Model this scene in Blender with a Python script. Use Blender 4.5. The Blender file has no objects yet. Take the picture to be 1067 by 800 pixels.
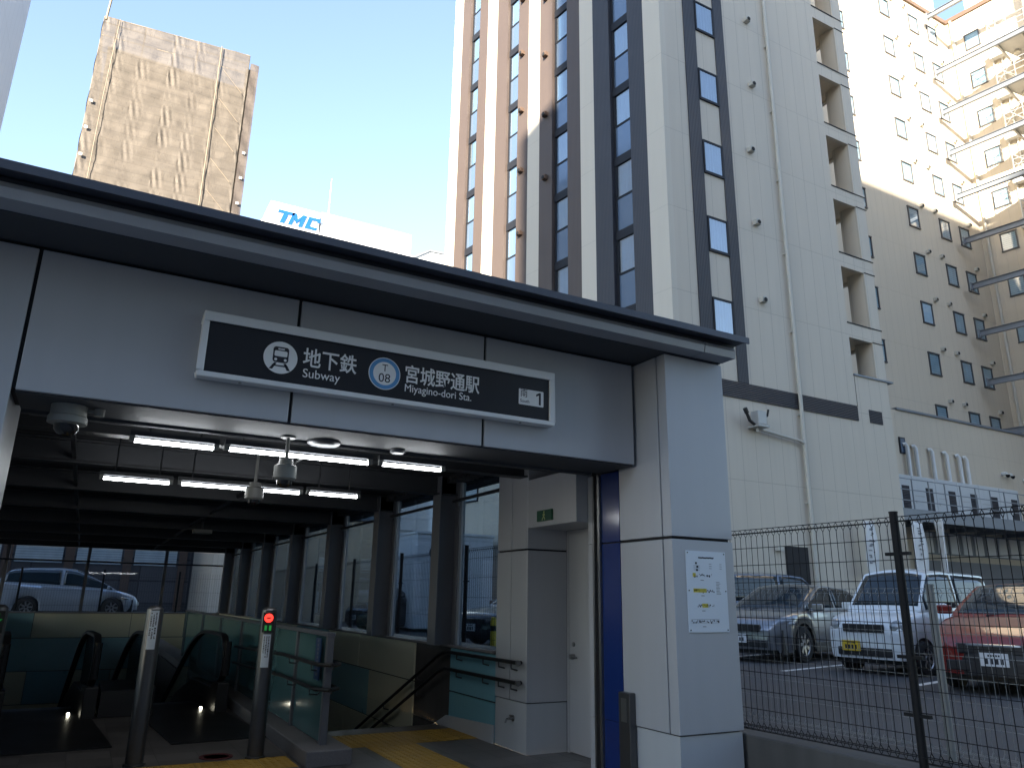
import bpy, bmesh, math, random
from math import sin, cos, pi, radians, sqrt
from mathutils import Vector, Matrix
random.seed(7)
SC = bpy.context.scene
COL = SC.collection

# ------------------------------------------------------------------ mesh builder
class MB:
    def __init__(s): s.v = []; s.f = []
    def add(s, vs, fs):
        o = len(s.v); s.v += [tuple(p) for p in vs]; s.f += [tuple(i + o for i in f) for f in fs]; return s
    def box(s, x0, x1, y0, y1, z0, z1):
        return s.add([(x0,y0,z0),(x1,y0,z0),(x1,y1,z0),(x0,y1,z0),(x0,y0,z1),(x1,y0,z1),(x1,y1,z1),(x0,y1,z1)],
                     [(0,3,2,1),(4,5,6,7),(0,1,5,4),(1,2,6,5),(2,3,7,6),(3,0,4,7)])
    def obox(s, c, ax, ay, az):          # centre and three half-axis vectors
        c, ax, ay, az = map(Vector, (c, ax, ay, az)); vs = []
        for k in (-1, 1):
            for i, j in ((-1,-1),(1,-1),(1,1),(-1,1)): vs.append(c + ax*i + ay*j + az*k)
        return s.add(vs, [(0,3,2,1),(4,5,6,7),(0,1,5,4),(1,2,6,5),(2,3,7,6),(3,0,4,7)])
    def bar(s, p0, p1, w, h, up=(0,0,1)):  # rectangular bar between two points
        p0, p1 = Vector(p0), Vector(p1); d = (p1-p0); l = d.length; d.normalize()
        side = d.cross(Vector(up))
        if side.length < 1e-4: side = d.cross(Vector((1,0,0)))
        side.normalize(); u = side.cross(d)
        return s.obox((p0+p1)/2, d*l/2, side*w/2, u*h/2)
    def cyl(s, p0, p1, r0, r1=None, n=12, caps=True):
        p0, p1 = Vector(p0), Vector(p1); r1 = r0 if r1 is None else r1
        d = (p1-p0).normalized(); a = d.orthogonal().normalized(); b = d.cross(a); vs = []
        for p, r in ((p0, r0), (p1, r1)):
            for i in range(n):
                t = 2*pi*i/n; vs.append(p + a*(r*cos(t)) + b*(r*sin(t)))
        fs = [(i, (i+1)%n, n+(i+1)%n, n+i) for i in range(n)]
        if caps: fs += [tuple(range(n-1,-1,-1)), tuple(range(n, 2*n))]
        return s.add(vs, fs)
    def tube(s, pts, r, n=8):
        pts = [Vector(p) for p in pts]; vs = []; ref = None
        for i, p in enumerate(pts):
            d = (pts[min(i+1, len(pts)-1)] - pts[max(i-1, 0)]).normalized()
            a = d.orthogonal().normalized() if ref is None else (ref - d*ref.dot(d)).normalized()
            ref = a; b = d.cross(a)
            for k in range(n):
                t = 2*pi*k/n; vs.append(p + a*(r*cos(t)) + b*(r*sin(t)))
        fs = [(i*n+k, i*n+(k+1)%n, (i+1)*n+(k+1)%n, (i+1)*n+k) for i in range(len(pts)-1) for k in range(n)]
        fs += [tuple(range(n-1,-1,-1)), tuple(range((len(pts)-1)*n, len(pts)*n))]
        return s.add(vs, fs)
    def lathe(s, prof, c, axis=(0,0,1), n=24):   # prof: (r, h) along axis
        c = Vector(c); d = Vector(axis).normalized(); a = d.orthogonal().normalized(); b = d.cross(a); vs = []; m = len(prof)
        for r, h in prof:
            for i in range(n):
                t = 2*pi*i/n; vs.append(c + d*h + a*(r*cos(t)) + b*(r*sin(t)))
        fs = [(j*n+i, j*n+(i+1)%n, (j+1)*n+(i+1)%n, (j+1)*n+i) for j in range(m-1) for i in range(n)]
        if prof[0][0] > 1e-5: fs.append(tuple(range(n-1,-1,-1)))
        if prof[-1][0] > 1e-5: fs.append(tuple(range((m-1)*n, m*n)))
        return s.add(vs, fs)
    def prism(s, pts, vec):                       # planar polygon extruded by vec
        n = len(pts); vec = Vector(vec); pts = [Vector(p) for p in pts]
        return s.add(pts + [p+vec for p in pts], [tuple(range(n-1,-1,-1)), tuple(range(n, 2*n))] +
                     [(i, (i+1)%n, n+(i+1)%n, n+i) for i in range(n)])
    def grid(s, fn, nu, nv):
        vs = [fn(i/nu, j/nv) for i in range(nu+1) for j in range(nv+1)]
        return s.add(vs, [(i*(nv+1)+j, (i+1)*(nv+1)+j, (i+1)*(nv+1)+j+1, i*(nv+1)+j+1) for i in range(nu) for j in range(nv)])
    def build(s, name, mat, parent=None, base=None, smooth=False, bev=0, solid=0):
        root = parent
        while root is not None and root.parent is not None: root = root.parent
        off = Vector(base) if base is not None else (root.location if (root is not None and not root.get('_local')) else Vector((0,0,0)))
        me = bpy.data.meshes.new(name); bm = bmesh.new()
        vs = [bm.verts.new(Vector(p)-off) for p in s.v]
        for f in s.f:
            try: bm.faces.new([vs[i] for i in f])
            except ValueError: pass
        bmesh.ops.remove_doubles(bm, verts=bm.verts, dist=1e-6)
        bmesh.ops.recalc_face_normals(bm, faces=bm.faces)
        uv = bm.loops.layers.uv.new('UVMap')
        for f in bm.faces:
            nn = f.normal; f.smooth = smooth
            if abs(nn.z) > .75: t = None
            else:
                t = Vector((-nn.y, nn.x, 0)); t.normalize()
                if abs(t.x) >= abs(t.y): t = t*(1 if t.x > 0 else -1)
                else: t = t*(1 if t.y > 0 else -1)
            for l in f.loops:
                p = l.vert.co + off
                l[uv].uv = (p.x, p.y) if t is None else (p.dot(t), p.z)
        bm.to_mesh(me); bm.free()
        if mat is not None: me.materials.append(mat)
        o = bpy.data.objects.new(name, me); COL.objects.link(o)
        if parent is not None: o.parent = parent
        elif base is not None: o.location = base
        if smooth:
            try: me.set_sharp_from_angle(angle=radians(40))
            except Exception: pass
        if solid:
            m = o.modifiers.new('thick', 'SOLIDIFY'); m.thickness = solid
        if bev:
            m = o.modifiers.new('edge', 'BEVEL'); m.width = bev; m.segments = 2; m.limit_method = 'ANGLE'
        return o

def tag(o, label=None, cat=None, group=None, kind=None):
    if label: o['label'] = label
    if cat: o['category'] = cat
    if group: o['group'] = group
    if kind: o['kind'] = kind
    return o
def thing(name, label, cat, loc=(0,0,0), rz=0, group=None, local=False):
    o = bpy.data.objects.new(name, None); COL.objects.link(o); o.location = loc; o.rotation_euler = (0,0,rz)
    o.empty_display_size = .2
    if local: o['_local'] = 1
    return tag(o, label, cat, group)
def copy_tree(o, parent=None):
    c = o.copy(); COL.objects.link(c); c.parent = parent
    for ch in list(o.children): copy_tree(ch, c)
    return c
def text_mb(body, size, P, ux, uz, depth=.003, align='LEFT', shear=0, bold=0, sx=1):
    """lettering as a thin solid: P base point, ux/uz unit vectors along and up the face"""
    cu = bpy.data.curves.new('lettering', 'FONT'); cu.body = body; cu.size = size; cu.align_x = align
    cu.shear = shear; cu.offset = bold; cu.resolution_u = 4
    ob = bpy.data.objects.new('lettering', cu); COL.objects.link(ob)
    dg = bpy.context.evaluated_depsgraph_get(); dg.update()
    me = bpy.data.meshes.new_from_object(ob.evaluated_get(dg))
    ux, uz = Vector(ux), Vector(uz); nn = ux.cross(uz); P = Vector(P)
    m = MB(); bm = bmesh.new(); bm.from_mesh(me)
    r = bmesh.ops.extrude_face_region(bm, geom=bm.faces[:])
    for g in r['geom']:
        if isinstance(g, bmesh.types.BMVert): g.co.z += depth
    bm.verts.index_update()
    m.add([P + ux*(v.co.x*sx) + uz*v.co.y + nn*v.co.z for v in bm.verts], [tuple(v.index for v in f.verts) for f in bm.faces])
    bm.free(); bpy.data.objects.remove(ob); bpy.data.meshes.remove(me); bpy.data.curves.remove(cu)
    return m

# ------------------------------------------------------------------ materials
def mat(name, col, rough=.5, metal=0., var=.1, vs=1.5, seams=None, corr=None, streak=0., bump=0., bscale=40, dark=.45, spec=.5, coat=0., tiles=None, rv=.16):
    m = bpy.data.materials.new(name); m.use_nodes = True; nt = m.node_tree; N = nt.nodes; L = nt.links
    b = N['Principled BSDF']; b.inputs['Roughness'].default_value = rough; b.inputs['Metallic'].default_value = metal
    b.inputs['Specular IOR Level'].default_value = spec; b.inputs['Coat Weight'].default_value = coat
    def math_(op, a, c=None):
        n = N.new('ShaderNodeMath'); n.operation = op
        for i, x in enumerate((a, c)):
            if x is None: continue
            if isinstance(x, (int, float)): n.inputs[i].default_value = x
            else: L.new(x, n.inputs[i])
        return n.outputs[0]
    tc = N.new('ShaderNodeTexCoord'); uvn = N.new('ShaderNodeUVMap'); uvn.uv_map = 'UVMap'
    sep = N.new('ShaderNodeSeparateXYZ'); L.new(uvn.outputs[0], sep.inputs[0]); U, V = sep.outputs[0], sep.outputs[1]
    no = N.new('ShaderNodeTexNoise'); no.inputs['Scale'].default_value = vs; no.inputs['Detail'].default_value = 5
    L.new(tc.outputs['Object'], no.inputs['Vector'])
    fac = math_('MULTIPLY_ADD', no.outputs['Fac'], 2*var); N[-1].inputs[2].default_value = 1-var
    if streak:
        mp = N.new('ShaderNodeMapping'); mp.inputs['Scale'].default_value = (5, .35, 1); L.new(uvn.outputs[0], mp.inputs[0])
        n2 = N.new('ShaderNodeTexNoise'); n2.inputs['Scale'].default_value = 1; n2.inputs['Detail'].default_value = 4; L.new(mp.outputs[0], n2.inputs['Vector'])
        f2 = math_('MULTIPLY_ADD', n2.outputs['Fac'], 2*streak); N[-1].inputs[2].default_value = 1-streak
        fac = math_('MULTIPLY', fac, f2)
    height = None
    if seams:
        du, dv, w, ou, ov = seams; masks = []
        for X, d, o in ((U, du, ou), (V, dv, ov)):
            if not d: continue
            a = math_('ADD', X, -o + 1000*d); a = math_('MODULO', a, d); masks.append(math_('LESS_THAN', a, w))
        mk = masks[0] if len(masks) == 1 else math_('MAXIMUM', masks[0], masks[1])
        k = math_('MULTIPLY', mk, 1-dark); k = math_('SUBTRACT', 1., k); fac = math_('MULTIPLY', fac, k)
        height = math_('SUBTRACT', 1., mk)
        if tiles:   # each panel its own tone
            a = math_('FLOOR', math_('DIVIDE', math_('ADD', U, -ou + 1000*du), du)) if du else 0.
            c = math_('FLOOR', math_('DIVIDE', math_('ADD', V, -ov + 1000*dv), dv)) if dv else 0.
            cb = N.new('ShaderNodeCombineXYZ')
            for i, x in enumerate((a, c)):
                if isinstance(x, float): cb.inputs[i].default_value = x
                else: L.new(x, cb.inputs[i])
            wn = N.new('ShaderNodeTexWhiteNoise'); wn.noise_dimensions = '2D'; L.new(cb.outputs[0], wn.inputs['Vector'])
            t = math_('MULTIPLY_ADD', wn.outputs['Value'], 2*tiles); N[-1].inputs[2].default_value = 1-tiles
            fac = math_('MULTIPLY', fac, t)
    if corr:
        p, dpt, ax = corr
        h = math_('SINE', math_('MULTIPLY', U if ax == 'u' else V, 2*pi/p)); h = math_('MULTIPLY', h, dpt)
        height = h if height is None else math_('ADD', height, h)
    if bump:
        n3 = N.new('ShaderNodeTexNoise'); n3.inputs['Scale'].default_value = bscale; n3.inputs['Detail'].default_value = 3; L.new(tc.outputs['Object'], n3.inputs['Vector'])
        h = math_('MULTIPLY', n3.outputs['Fac'], bump); height = h if height is None else math_('ADD', height, h)
    mx = N.new('ShaderNodeVectorMath'); mx.operation = 'SCALE'; mx.inputs[0].default_value = col[:3]; L.new(fac, mx.inputs['Scale'])
    L.new(mx.outputs[0], b.inputs['Base Color'])
    r = math_('MULTIPLY_ADD', no.outputs['Fac'], rv); N[-1].inputs[2].default_value = max(.02, rough-rv/2); L.new(r, b.inputs['Roughness'])
    if height is not None:
        bp = N.new('ShaderNodeBump'); bp.inputs['Strength'].default_value = .6; bp.inputs['Distance'].default_value = .01
        L.new(height, bp.inputs['Height']); L.new(bp.outputs[0], b.inputs['Normal'])
    return m
def glass(name, tint=(.85,.9,.92), refl=.12, rough=.01):
    m = bpy.data.materials.new(name); m.use_nodes = True; nt = m.node_tree; N = nt.nodes; L = nt.links
    N.remove(N['Principled BSDF']); out = N['Material Output']
    t = N.new('ShaderNodeBsdfTransparent'); t.inputs[0].default_value = (*tint, 1)
    g = N.new('ShaderNodeBsdfGlossy'); g.inputs['Roughness'].default_value = rough
    ge = N.new('ShaderNodeNewGeometry'); dt = N.new('ShaderNodeVectorMath'); dt.operation = 'DOT_PRODUCT'
    L.new(ge.outputs['Incoming'], dt.inputs[0]); L.new(ge.outputs['Normal'], dt.inputs[1])
    def mm(op, x, y, z=None):
        n = N.new('ShaderNodeMath'); n.operation = op
        for i, q in enumerate((x, y, z)):
            if q is None: continue
            if isinstance(q, (int, float)): n.inputs[i].default_value = q
            else: L.new(q, n.inputs[i])
        return n
    ab = mm('ABSOLUTE', dt.outputs['Value'], None); om = mm('SUBTRACT', 1., ab.outputs[0]); pw = mm('POWER', om.outputs[0], 5.)
    a = mm('MULTIPLY_ADD', pw.outputs[0], 1-refl-.04, refl+.04)
    mx = N.new('ShaderNodeMixShader'); L.new(a.outputs[0], mx.inputs[0]); L.new(t.outputs[0], mx.inputs[1]); L.new(g.outputs[0], mx.inputs[2]); L.new(mx.outputs[0], out.inputs[0])
    return m
def emit(name, col, s):
    m = bpy.data.materials.new(name); m.use_nodes = True; b = m.node_tree.nodes['Principled BSDF']
    b.inputs['Base Color'].default_value = (*col, 1); b.inputs['Emission Color'].default_value = (*col, 1); b.inputs['Emission Strength'].default_value = s
    return m

M = dict(
 roofedge=mat('dark roof edge', (.085,.09,.11), .45, .2, .06, 1, streak=.06),
 brownred=mat('worn red sticker', (.10,.02,.02), .6, 0, .3, 12),
 acwhite=mat('unit casing paint', (.50,.52,.53), .5, 0, .06, 1.5, streak=.08),
 strap=mat('pale scaffold strap', (.20,.16,.115), .7, 0, .1),
 frame2=mat('grey window frame', (.08,.08,.085), .4, .2, .05),
 alu=mat('blue grey aluminium panel', (.42,.43,.455), .42, .12, .05, .8, streak=.06, bump=.6, bscale=1.3),
 plinth=mat('pale plinth panel', (.42,.44,.46), .5, .0, .05, 1.2, streak=.05),
 core=mat('dark joint core', (.02,.02,.022), .8),
 roofmetal=mat('roof metal', (.38,.39,.42), .45, .3, .06, 1.0, streak=.06),
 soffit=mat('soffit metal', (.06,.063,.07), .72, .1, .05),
 steel=mat('dark painted steel', (.035,.037,.042), .45, .2, .1, 2),
 colsteel=mat('station column paint', (.12,.125,.14), .45, .1, .08, 2),
 deck=mat('corrugated roof deck', (.035,.036,.04), .6, .1, .1, 2, corr=(.15,1.2,'v')),
 mull=mat('aluminium mullion', (.42,.44,.47), .35, .6, .05),
 stain=mat('brushed stainless', (.28,.28,.28), .32, .9, .12, 3, streak=.15),
 stain_dark=mat('dark brushed stainless', (.11,.11,.115), .35, .8, .1, 3),
 blue=mat('deep blue panel', (.010,.028,.14), .18, .0, .05, spec=.6),
 black=mat('black rubber', (.012,.012,.013), .45),
 blackgloss=mat('black sign face', (.010,.011,.016), .3, var=.05),
 white=mat('white paint', (.75,.76,.77), .45, var=.04),
 signframe=mat('pale sign frame', (.76,.76,.76), .4, .1, .03),
 letter=mat('white lettering', (.84,.84,.84), .5, var=.01),
 ltblue=mat('line colour blue', (.10,.30,.58), .45, var=.02),
 ink=mat('dark ink', (.02,.02,.03), .6, var=.02),
 paper=mat('poster paper', (.66,.72,.78), .35, var=.02),
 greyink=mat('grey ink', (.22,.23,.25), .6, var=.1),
 yellowink=mat('yellow ink', (.62,.52,.07), .6, var=.15, vs=30),
 granite=mat('granite kerb', (.16,.15,.15), .55, 0, .35, 60),
 floor=mat('entrance paving', (.11,.10,.095), .45, 0, .15, 3, seams=(.4,.4,.006,.1,.05), tiles=.3),
 tactile=mat('yellow tactile paving', (.42,.25,.045), .6, 0, .15, 4, seams=(.3,.3,.005,0,0), tiles=.12),
 tread=mat('stair tread', (.15,.14,.13), .6, 0, .2, 6),
 teal=mat('teal wall tile', (.27,.47,.50), .3, 0, .06, 2),
 teal2=mat('deep teal wall tile', (.17,.38,.45), .3, 0, .06, 2),
 cream=mat('cream wall tile', (.62,.61,.46), .35, 0, .06, 2),
 tealglass=mat('teal balustrade glass', (.09,.18,.185), .12, 0, .08, 2, spec=.5),
 annexglass=glass('annex window glass', (.72,.84,.92), .10),
 endglass=glass('end window glass', (.80,.86,.92), -.032),
 paneglass=glass('station window glass', (.58,.66,.72), .0),
 escglass=glass('escalator glass', (.62,.75,.76), .06),
 clad=mat('beige panel cladding', (.57,.515,.43), .6, 0, .04, .35, seams=(.6,2.95,.012,.1,14.13-2.95*6), streak=.06, dark=.62, bump=.02, bscale=120),
 clad2=mat('warm beige panel cladding', (.58,.505,.40), .6, 0, .05, .3, seams=(.5,2.87,.010,.1,14.22-2.87*6), streak=.05, dark=.72, bump=.02, bscale=120),
 cladsmooth=mat('pale cladding strip', (.59,.54,.455), .6, 0, .03, .35, seams=(0,2.95,.010,0,14.13-2.95*6), streak=.03, dark=.7),
 navy=mat('dark ribbed cladding strip', (.080,.060,.052), .55, .0, .05, .8, corr=(.07,.5,'u')),
 navy_shaded=mat('shaded copy of ribbed strip', (.035,.036,.045), .55, 0, .05, .8, corr=(.07,.5,'u')),  # ribbed strip with its shade painted into a darker, colder colour
 louvre=mat('dark louvre', (.035,.035,.042), .5, .1, .08, 2, corr=(.06,1.5,'v')),
 frame=mat('dark window frame', (.016,.018,.024), .55, .1, .05, spec=.3),
 winglass=glass('hotel window glass', (.50,.66,.82), .36),
 spandrel=mat('blue grey spandrel glass', (.13,.19,.28), .10, .35, .04, spec=1., coat=.6),
 curtain=mat('white curtain', (.72,.74,.75), .9, 0, .10, 1.2, streak=.18),
 curtain2=mat('grey window blind', (.46,.52,.53), .8, 0, .3, 2, seams=(0,.12,.04,0,0), dark=.7),
 pipe=mat('beige drain pipe', (.52,.50,.44), .5, 0, .05),
 pipew=mat('white duct pipe', (.62,.63,.62), .5, 0, .05),
 galv=mat('pale galvanised steel', (.40,.40,.39), .5, .3, .15, 2),
 bluesteel=mat('blue grey steel beam', (.20,.22,.25), .5, .3, .12, 2, streak=.1),
 asphalt=mat('parking asphalt', (.052,.052,.056), .85, 0, .5, .9, bump=.4, bscale=90),
 pave=mat('footway paving', (.16,.155,.15), .8, 0, .15, 2, seams=(.3,.3,.006,0,0), tiles=.1),
 concrete=mat('stained concrete', (.075,.072,.068), .85, 0, .6, 1.1, streak=.35, bump=.2, bscale=30),
 linepaint=mat('worn white line', (.62,.62,.60), .7, 0, .25, 9),
 fence=mat('black coated wire', (.010,.010,.011), .6, 0, .1, spec=.2),
 fencegrey=mat('grey galvanised wire', (.24,.25,.25), .5, .4, .15),
 tower_wall=mat('tower concrete behind sheet', (.10,.075,.05), .8, 0, .1, .2),
 tmcwhite=mat('white office cladding', (.70,.72,.74), .5, 0, .04, .1, seams=(1.5,1.2,.06,0,0), dark=.85),
 tmcblue=mat('sign letter blue', (.004,.07,.26), .4, var=.02),
 farwall=mat('far dark facade', (.075,.07,.072), .7, 0, .2, .4, seams=(2.4,1.1,.08,0,0), dark=.5, tiles=.3),
 brown=mat('brown pilaster', (.11,.07,.05), .7, 0, .15, 1),
 greybldg=mat('pale grey tower cladding', (.42,.43,.47), .55, 0, .04, .15, seams=(.9,3.2,.03,0,0), dark=.75),
 block=mat('apartment block concrete', (.20,.195,.19), .8, 0, .1, .2, seams=(3.5,3,.1,0,0), dark=.6),
 lens=mat('smoked camera dome', (.006,.006,.007), .08, spec=.7),
 camwhite=mat('camera housing', (.24,.24,.225), .5, var=.06),
 yellowplate=mat('yellow number plate', (.75,.50,.03), .45, var=.03),
 tyre=mat('tyre rubber', (.016,.016,.017), .8, var=.15),
 rim=mat('alloy rim', (.36,.36,.37), .3, .8, .08),
 carglass=mat('car window glass', (.018,.03,.04), .05, 0, .1, spec=.5, rv=.02),
 headlamp=mat('headlamp lens', (.26,.28,.29), .12, .1, .2, 8, spec=.9, coat=.6),
 redlens=mat('red lamp lens', (.35,.015,.012), .15, 0, .1, spec=.8),
 plastic_gloss=mat('black gloss casing', (.02,.02,.022), .15, .3, .05),
 plastic=mat('black car plastic', (.02,.02,.022), .5, var=.1),
 tube=emit('fluorescent tube', (.93,.97,1.), 6.),
 redled=emit('red led', (1.,.03,.02), .55), greenled=emit('green led', (.02,.25,.05), .10), warmled=emit('comb light', (1.,.95,.75), 3.),
 exitgreen=mat('exit sign green', (.006,.075,.035), .35, var=.02), exitwhite=mat('exit pictogram', (.42,.50,.20), .5, var=.02),
 bluesign=mat('blue notice', (.015,.045,.13), .4), yellow=mat('yellow paint', (.65,.45,.03), .5),
)

# ================================================================== GROUND
def sheet_with_hole(x0,x1,y0,y1,holes,z):
    xs = sorted({x0,x1,*[h[0] for h in holes],*[h[1] for h in holes]}); ys = sorted({y0,y1,*[h[2] for h in holes],*[h[3] for h in holes]})
    m = MB()
    for a, b in zip(xs, xs[1:]):
        for c, d in zip(ys, ys[1:]):
            if any(h[0] <= a and b <= h[1] and h[2] <= c and d <= h[3] for h in holes): continue
            m.add([(a,c,z),(b,c,z),(b,d,z),(a,d,z)], [(0,1,2,3)])
    return m
tag(sheet_with_hole(-600,600,-600,600,[(-2.6,4.42,5.0,29.8)],0).build('ground', M['pave']), kind='structure')
# entrance floor, at the level of the footway, open over the escalators and the stairs
HOLES = [(-2.6,2.12,12.55,29.8),(2.62,4.42,9.95,29.8)]
tag(sheet_with_hole(-2.6,4.42,5.0,29.8,HOLES,0.004).build('station_floor', M['floor']), kind='structure')
pk = MB().box(5.62,75,-30,45,-.3,.5)
tag(pk.build('parking_lot', M['asphalt']), kind='structure')
rd = MB().add([(-80,30.5,.75),(5.62,30.5,.75),(5.62,44,.75),(-80,44,.75)],[(0,1,2,3)]).box(-80,5.6,30.4,30.5,-.2,.746)
tag(rd.build('side_road', M['asphalt']), kind='structure')
ln = MB()
d15 = Vector((cos(radians(14.6)), sin(radians(14.6)), 0)); n15 = Vector((-d15.y, d15.x, 0))
for p in ((10.74,9.77),(10.81,7.37),(10.65,12.25),(10.5,14.75),(10.9,4.9)):
    a = Vector((*p,.504)); b = a + d15*4.6
    ln.add([a-n15*.06, b-n15*.06, b+n15*.06, a+n15*.06], [(0,1,2,3)])
tag(ln.build('parking_line_markings', M['linepaint']), kind='structure')
kerb = MB().box(5.36,5.62,-8,5.9,-.1,.49).box(5.36,5.62,6.7,30,-.1,.49)
tag(kerb.build('lot_retaining_kerb', M['concrete'], bev=.015), 'stained concrete kerb wall under the black mesh fence', 'kerb wall')
# yellow tactile paving
tp = MB()
for x0,x1,y0,y1 in ((2.65,4.4,8.75,9.55),(3.0,3.6,6.2,8.75),(-1.2,2.1,8.05,8.62),(.1,.7,5.8,8.05)):
    tp.add([(x0,y0,.008),(x1,y0,.008),(x1,y1,.008),(x0,y1,.008)],[(0,1,2,3)])
    nx, ny = int((x1-x0)/.075), int((y1-y0)/.075)
    for i in range(nx):
        for j in range(ny):
            cx, cy = x0+(i+.5)*(x1-x0)/nx, y0+(j+.5)*(y1-y0)/ny
            tp.box(cx-.016,cx+.016,cy-.016,cy+.016,.008,.0125)
tag(tp.build('tactile_paving', M['tactile']), kind='structure')

# ================================================================== SUBWAY ENTRANCE
ST = thing('subway_entrance', 'grey metal panelled subway entrance with flat overhanging roof and dark glazed hall', 'station entrance', (0,8,0))
P = lambda mb, n, m, par=ST, **k: mb.build(n, M[m], par, **k)
# roof
roof = MB().box(-9,5.37,5.0,30.6,4.075,4.11)
rf = P(roof, 'roof', 'roofedge')
P(MB().box(-9,5.375,4.985,5.0,4.05,4.112), 'drip_edge', 'roofedge', rf)
fas = MB()
for a, b in ((-9,4.895),(4.905,5.30)):
    fas.prism([(a,5.115,3.92),(a,5.10,3.985),(a,5.15,4.072),(a,5.30,4.072),(a,5.30,3.92)], (b-a,0,0))
P(fas, 'fascia', 'roofmetal', rf)
P(MB().box(-9,5.302,5.125,5.32,3.93,4.06).box(5.20,5.302,5.32,30.3,3.92,4.07), 'fascia_core', 'steel', rf)
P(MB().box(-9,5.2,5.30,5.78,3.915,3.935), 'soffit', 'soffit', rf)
# lintel beam of three panels, joints open on a dark core
P(MB().box(-.64,4.545,5.80,6.36,2.90,3.915), 'beam_core', 'core')
bm_ = MB()
for a, b in ((-.585,1.19),(1.215,2.86),(2.885,4.53)):
    bm_.box(a,b,5.77,5.80,2.885,3.895)
P(bm_, 'lintel_panel', 'alu', bev=.006)
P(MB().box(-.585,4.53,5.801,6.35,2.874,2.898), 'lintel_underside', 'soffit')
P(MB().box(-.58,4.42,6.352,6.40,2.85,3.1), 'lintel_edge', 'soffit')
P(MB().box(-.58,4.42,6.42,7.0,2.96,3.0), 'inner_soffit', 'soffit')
# left pillar
P(MB().box(-2.9,-.66,5.80,7.0,0,3.915), 'pillar_core', 'core')
lp = MB()
for z0, z1 in ((.52,2.165),(2.185,3.895)): lp.box(-2.9,-.61,5.77,5.80,z0,z1).box(-.66,-.625,5.80,6.8,z0,z1)
P(lp, 'pillar_panel', 'alu', bev=.006)
P(MB().box(-2.9,-.63,5.785,5.80,0,.51).box(-.66,-.635,5.80,6.8,0,.51), 'plinth', 'plinth')
# right pillar
P(MB().box(4.60,5.285,5.35,6.6,0,3.912), 'pillar_core', 'core')
rp = MB()
for z0, z1 in ((.525,2.155),(2.18,3.905)):
    rp.prism([(4.575,5.32,z0),(5.31,5.32,z0),(5.31,5.36,z0),(4.60,5.36,z0),(4.575,5.44,z0)][:3]+[(4.60,5.36,z0),(4.60,5.44,z0),(4.575,5.44,z0)], (0,0,z1-z0))
    rp.box(4.572,4.60,5.455,6.085,z0,z1).box(5.285,5.31,5.36,6.6,z0,z1)
P(rp, 'pillar_panel', 'alu', bev=.005)
pl = MB().box(4.585,5.30,5.335,5.36,0,.515).box(4.585,4.60,5.36,6.085,0,.515).box(5.28,5.30,5.36,6.6,0,.515)
P(pl, 'plinth', 'plinth')
bp = MB()
for z0, z1 in ((0,.515),(.52,2.16),(2.175,2.872)): bp.box(4.574,4.60,6.095,6.40,z0,z1)
P(bp, 'blue_panel', 'blue')
P(MB().box(4.55,4.60,6.405,6.44,0,2.87).box(4.55,4.60,6.50,6.53,0,2.87), 'shutter_guide', 'stain')
P(MB().box(4.585,4.60,6.44,6.50,0,2.87), 'guide_slot', 'core')
jm = MB()
for z0, z1 in ((0,.51),(.52,2.16),(2.175,2.872)): jm.box(4.56,4.95,6.535,6.62,z0,z1)
P(jm, 'jamb', 'alu')
cb = P(MB().box(4.50,4.57,5.905,6.075,0,.80), 'control_box', 'stain_dark', bev=.008)
P(MB().box(4.495,4.50,5.95,6.03,.55,.75), 'control_lid', 'stain', cb)
# door recess and service block behind it
P(MB().box(4.99,5.30,6.62,7.64,0,3.2), 'recess_wall', 'core')
dr = P(MB().box(4.955,4.985,6.66,7.60,.01,2.36), 'service_door', 'alu', bev=.004)
dh = MB().cyl((4.955,7.50,1.0),(4.90,7.50,1.0),.028,n=12).cyl((4.955,7.50,1.13),(4.94,7.50,1.13),.025,n=12).tube([(4.905,7.50,1.0),(4.905,7.44,1.0),(4.905,7.38,.995)],.011)
P(dh, 'handle', 'stain', dr, smooth=True)
P(MB().box(4.95,4.99,6.62,6.66,0,2.4).box(4.95,4.99,7.60,7.64,0,2.4).box(4.95,4.99,6.66,7.60,2.36,2.4), 'door_frame', 'alu')
P(MB().box(4.45,5.30,7.67,8.38,0,3.3), 'block_core', 'core')
bk = MB()
for z0, z1 in ((.52,2.155),(2.175,3.2)):
    bk.box(4.42,4.95,7.64,7.67,z0,z1).box(4.42,4.45,7.67,8.02,z0,z1).box(4.42,4.45,8.035,8.38,z0,z1)
P(bk, 'block_panel', 'alu', bev=.005)
P(MB().box(4.43,4.95,7.65,7.67,0,.51).box(4.43,4.45,7.67,8.38,0,.51), 'plinth', 'plinth')
P(MB().box(4.42,4.94,6.63,7.638,2.40,2.96), 'door_header', 'alu', bev=.005)
tp_ = MB().cyl((4.43,7.95,.33),(4.37,7.95,.33),.014).tube([(4.375,7.95,.33),(4.34,7.95,.325),(4.33,7.95,.29)],.012).box(4.395,4.405,7.92,7.98,.35,.365).cyl((4.43,7.95,.33),(4.425,7.95,.33),.035)
P(tp_, 'water_tap', 'stain')

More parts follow.
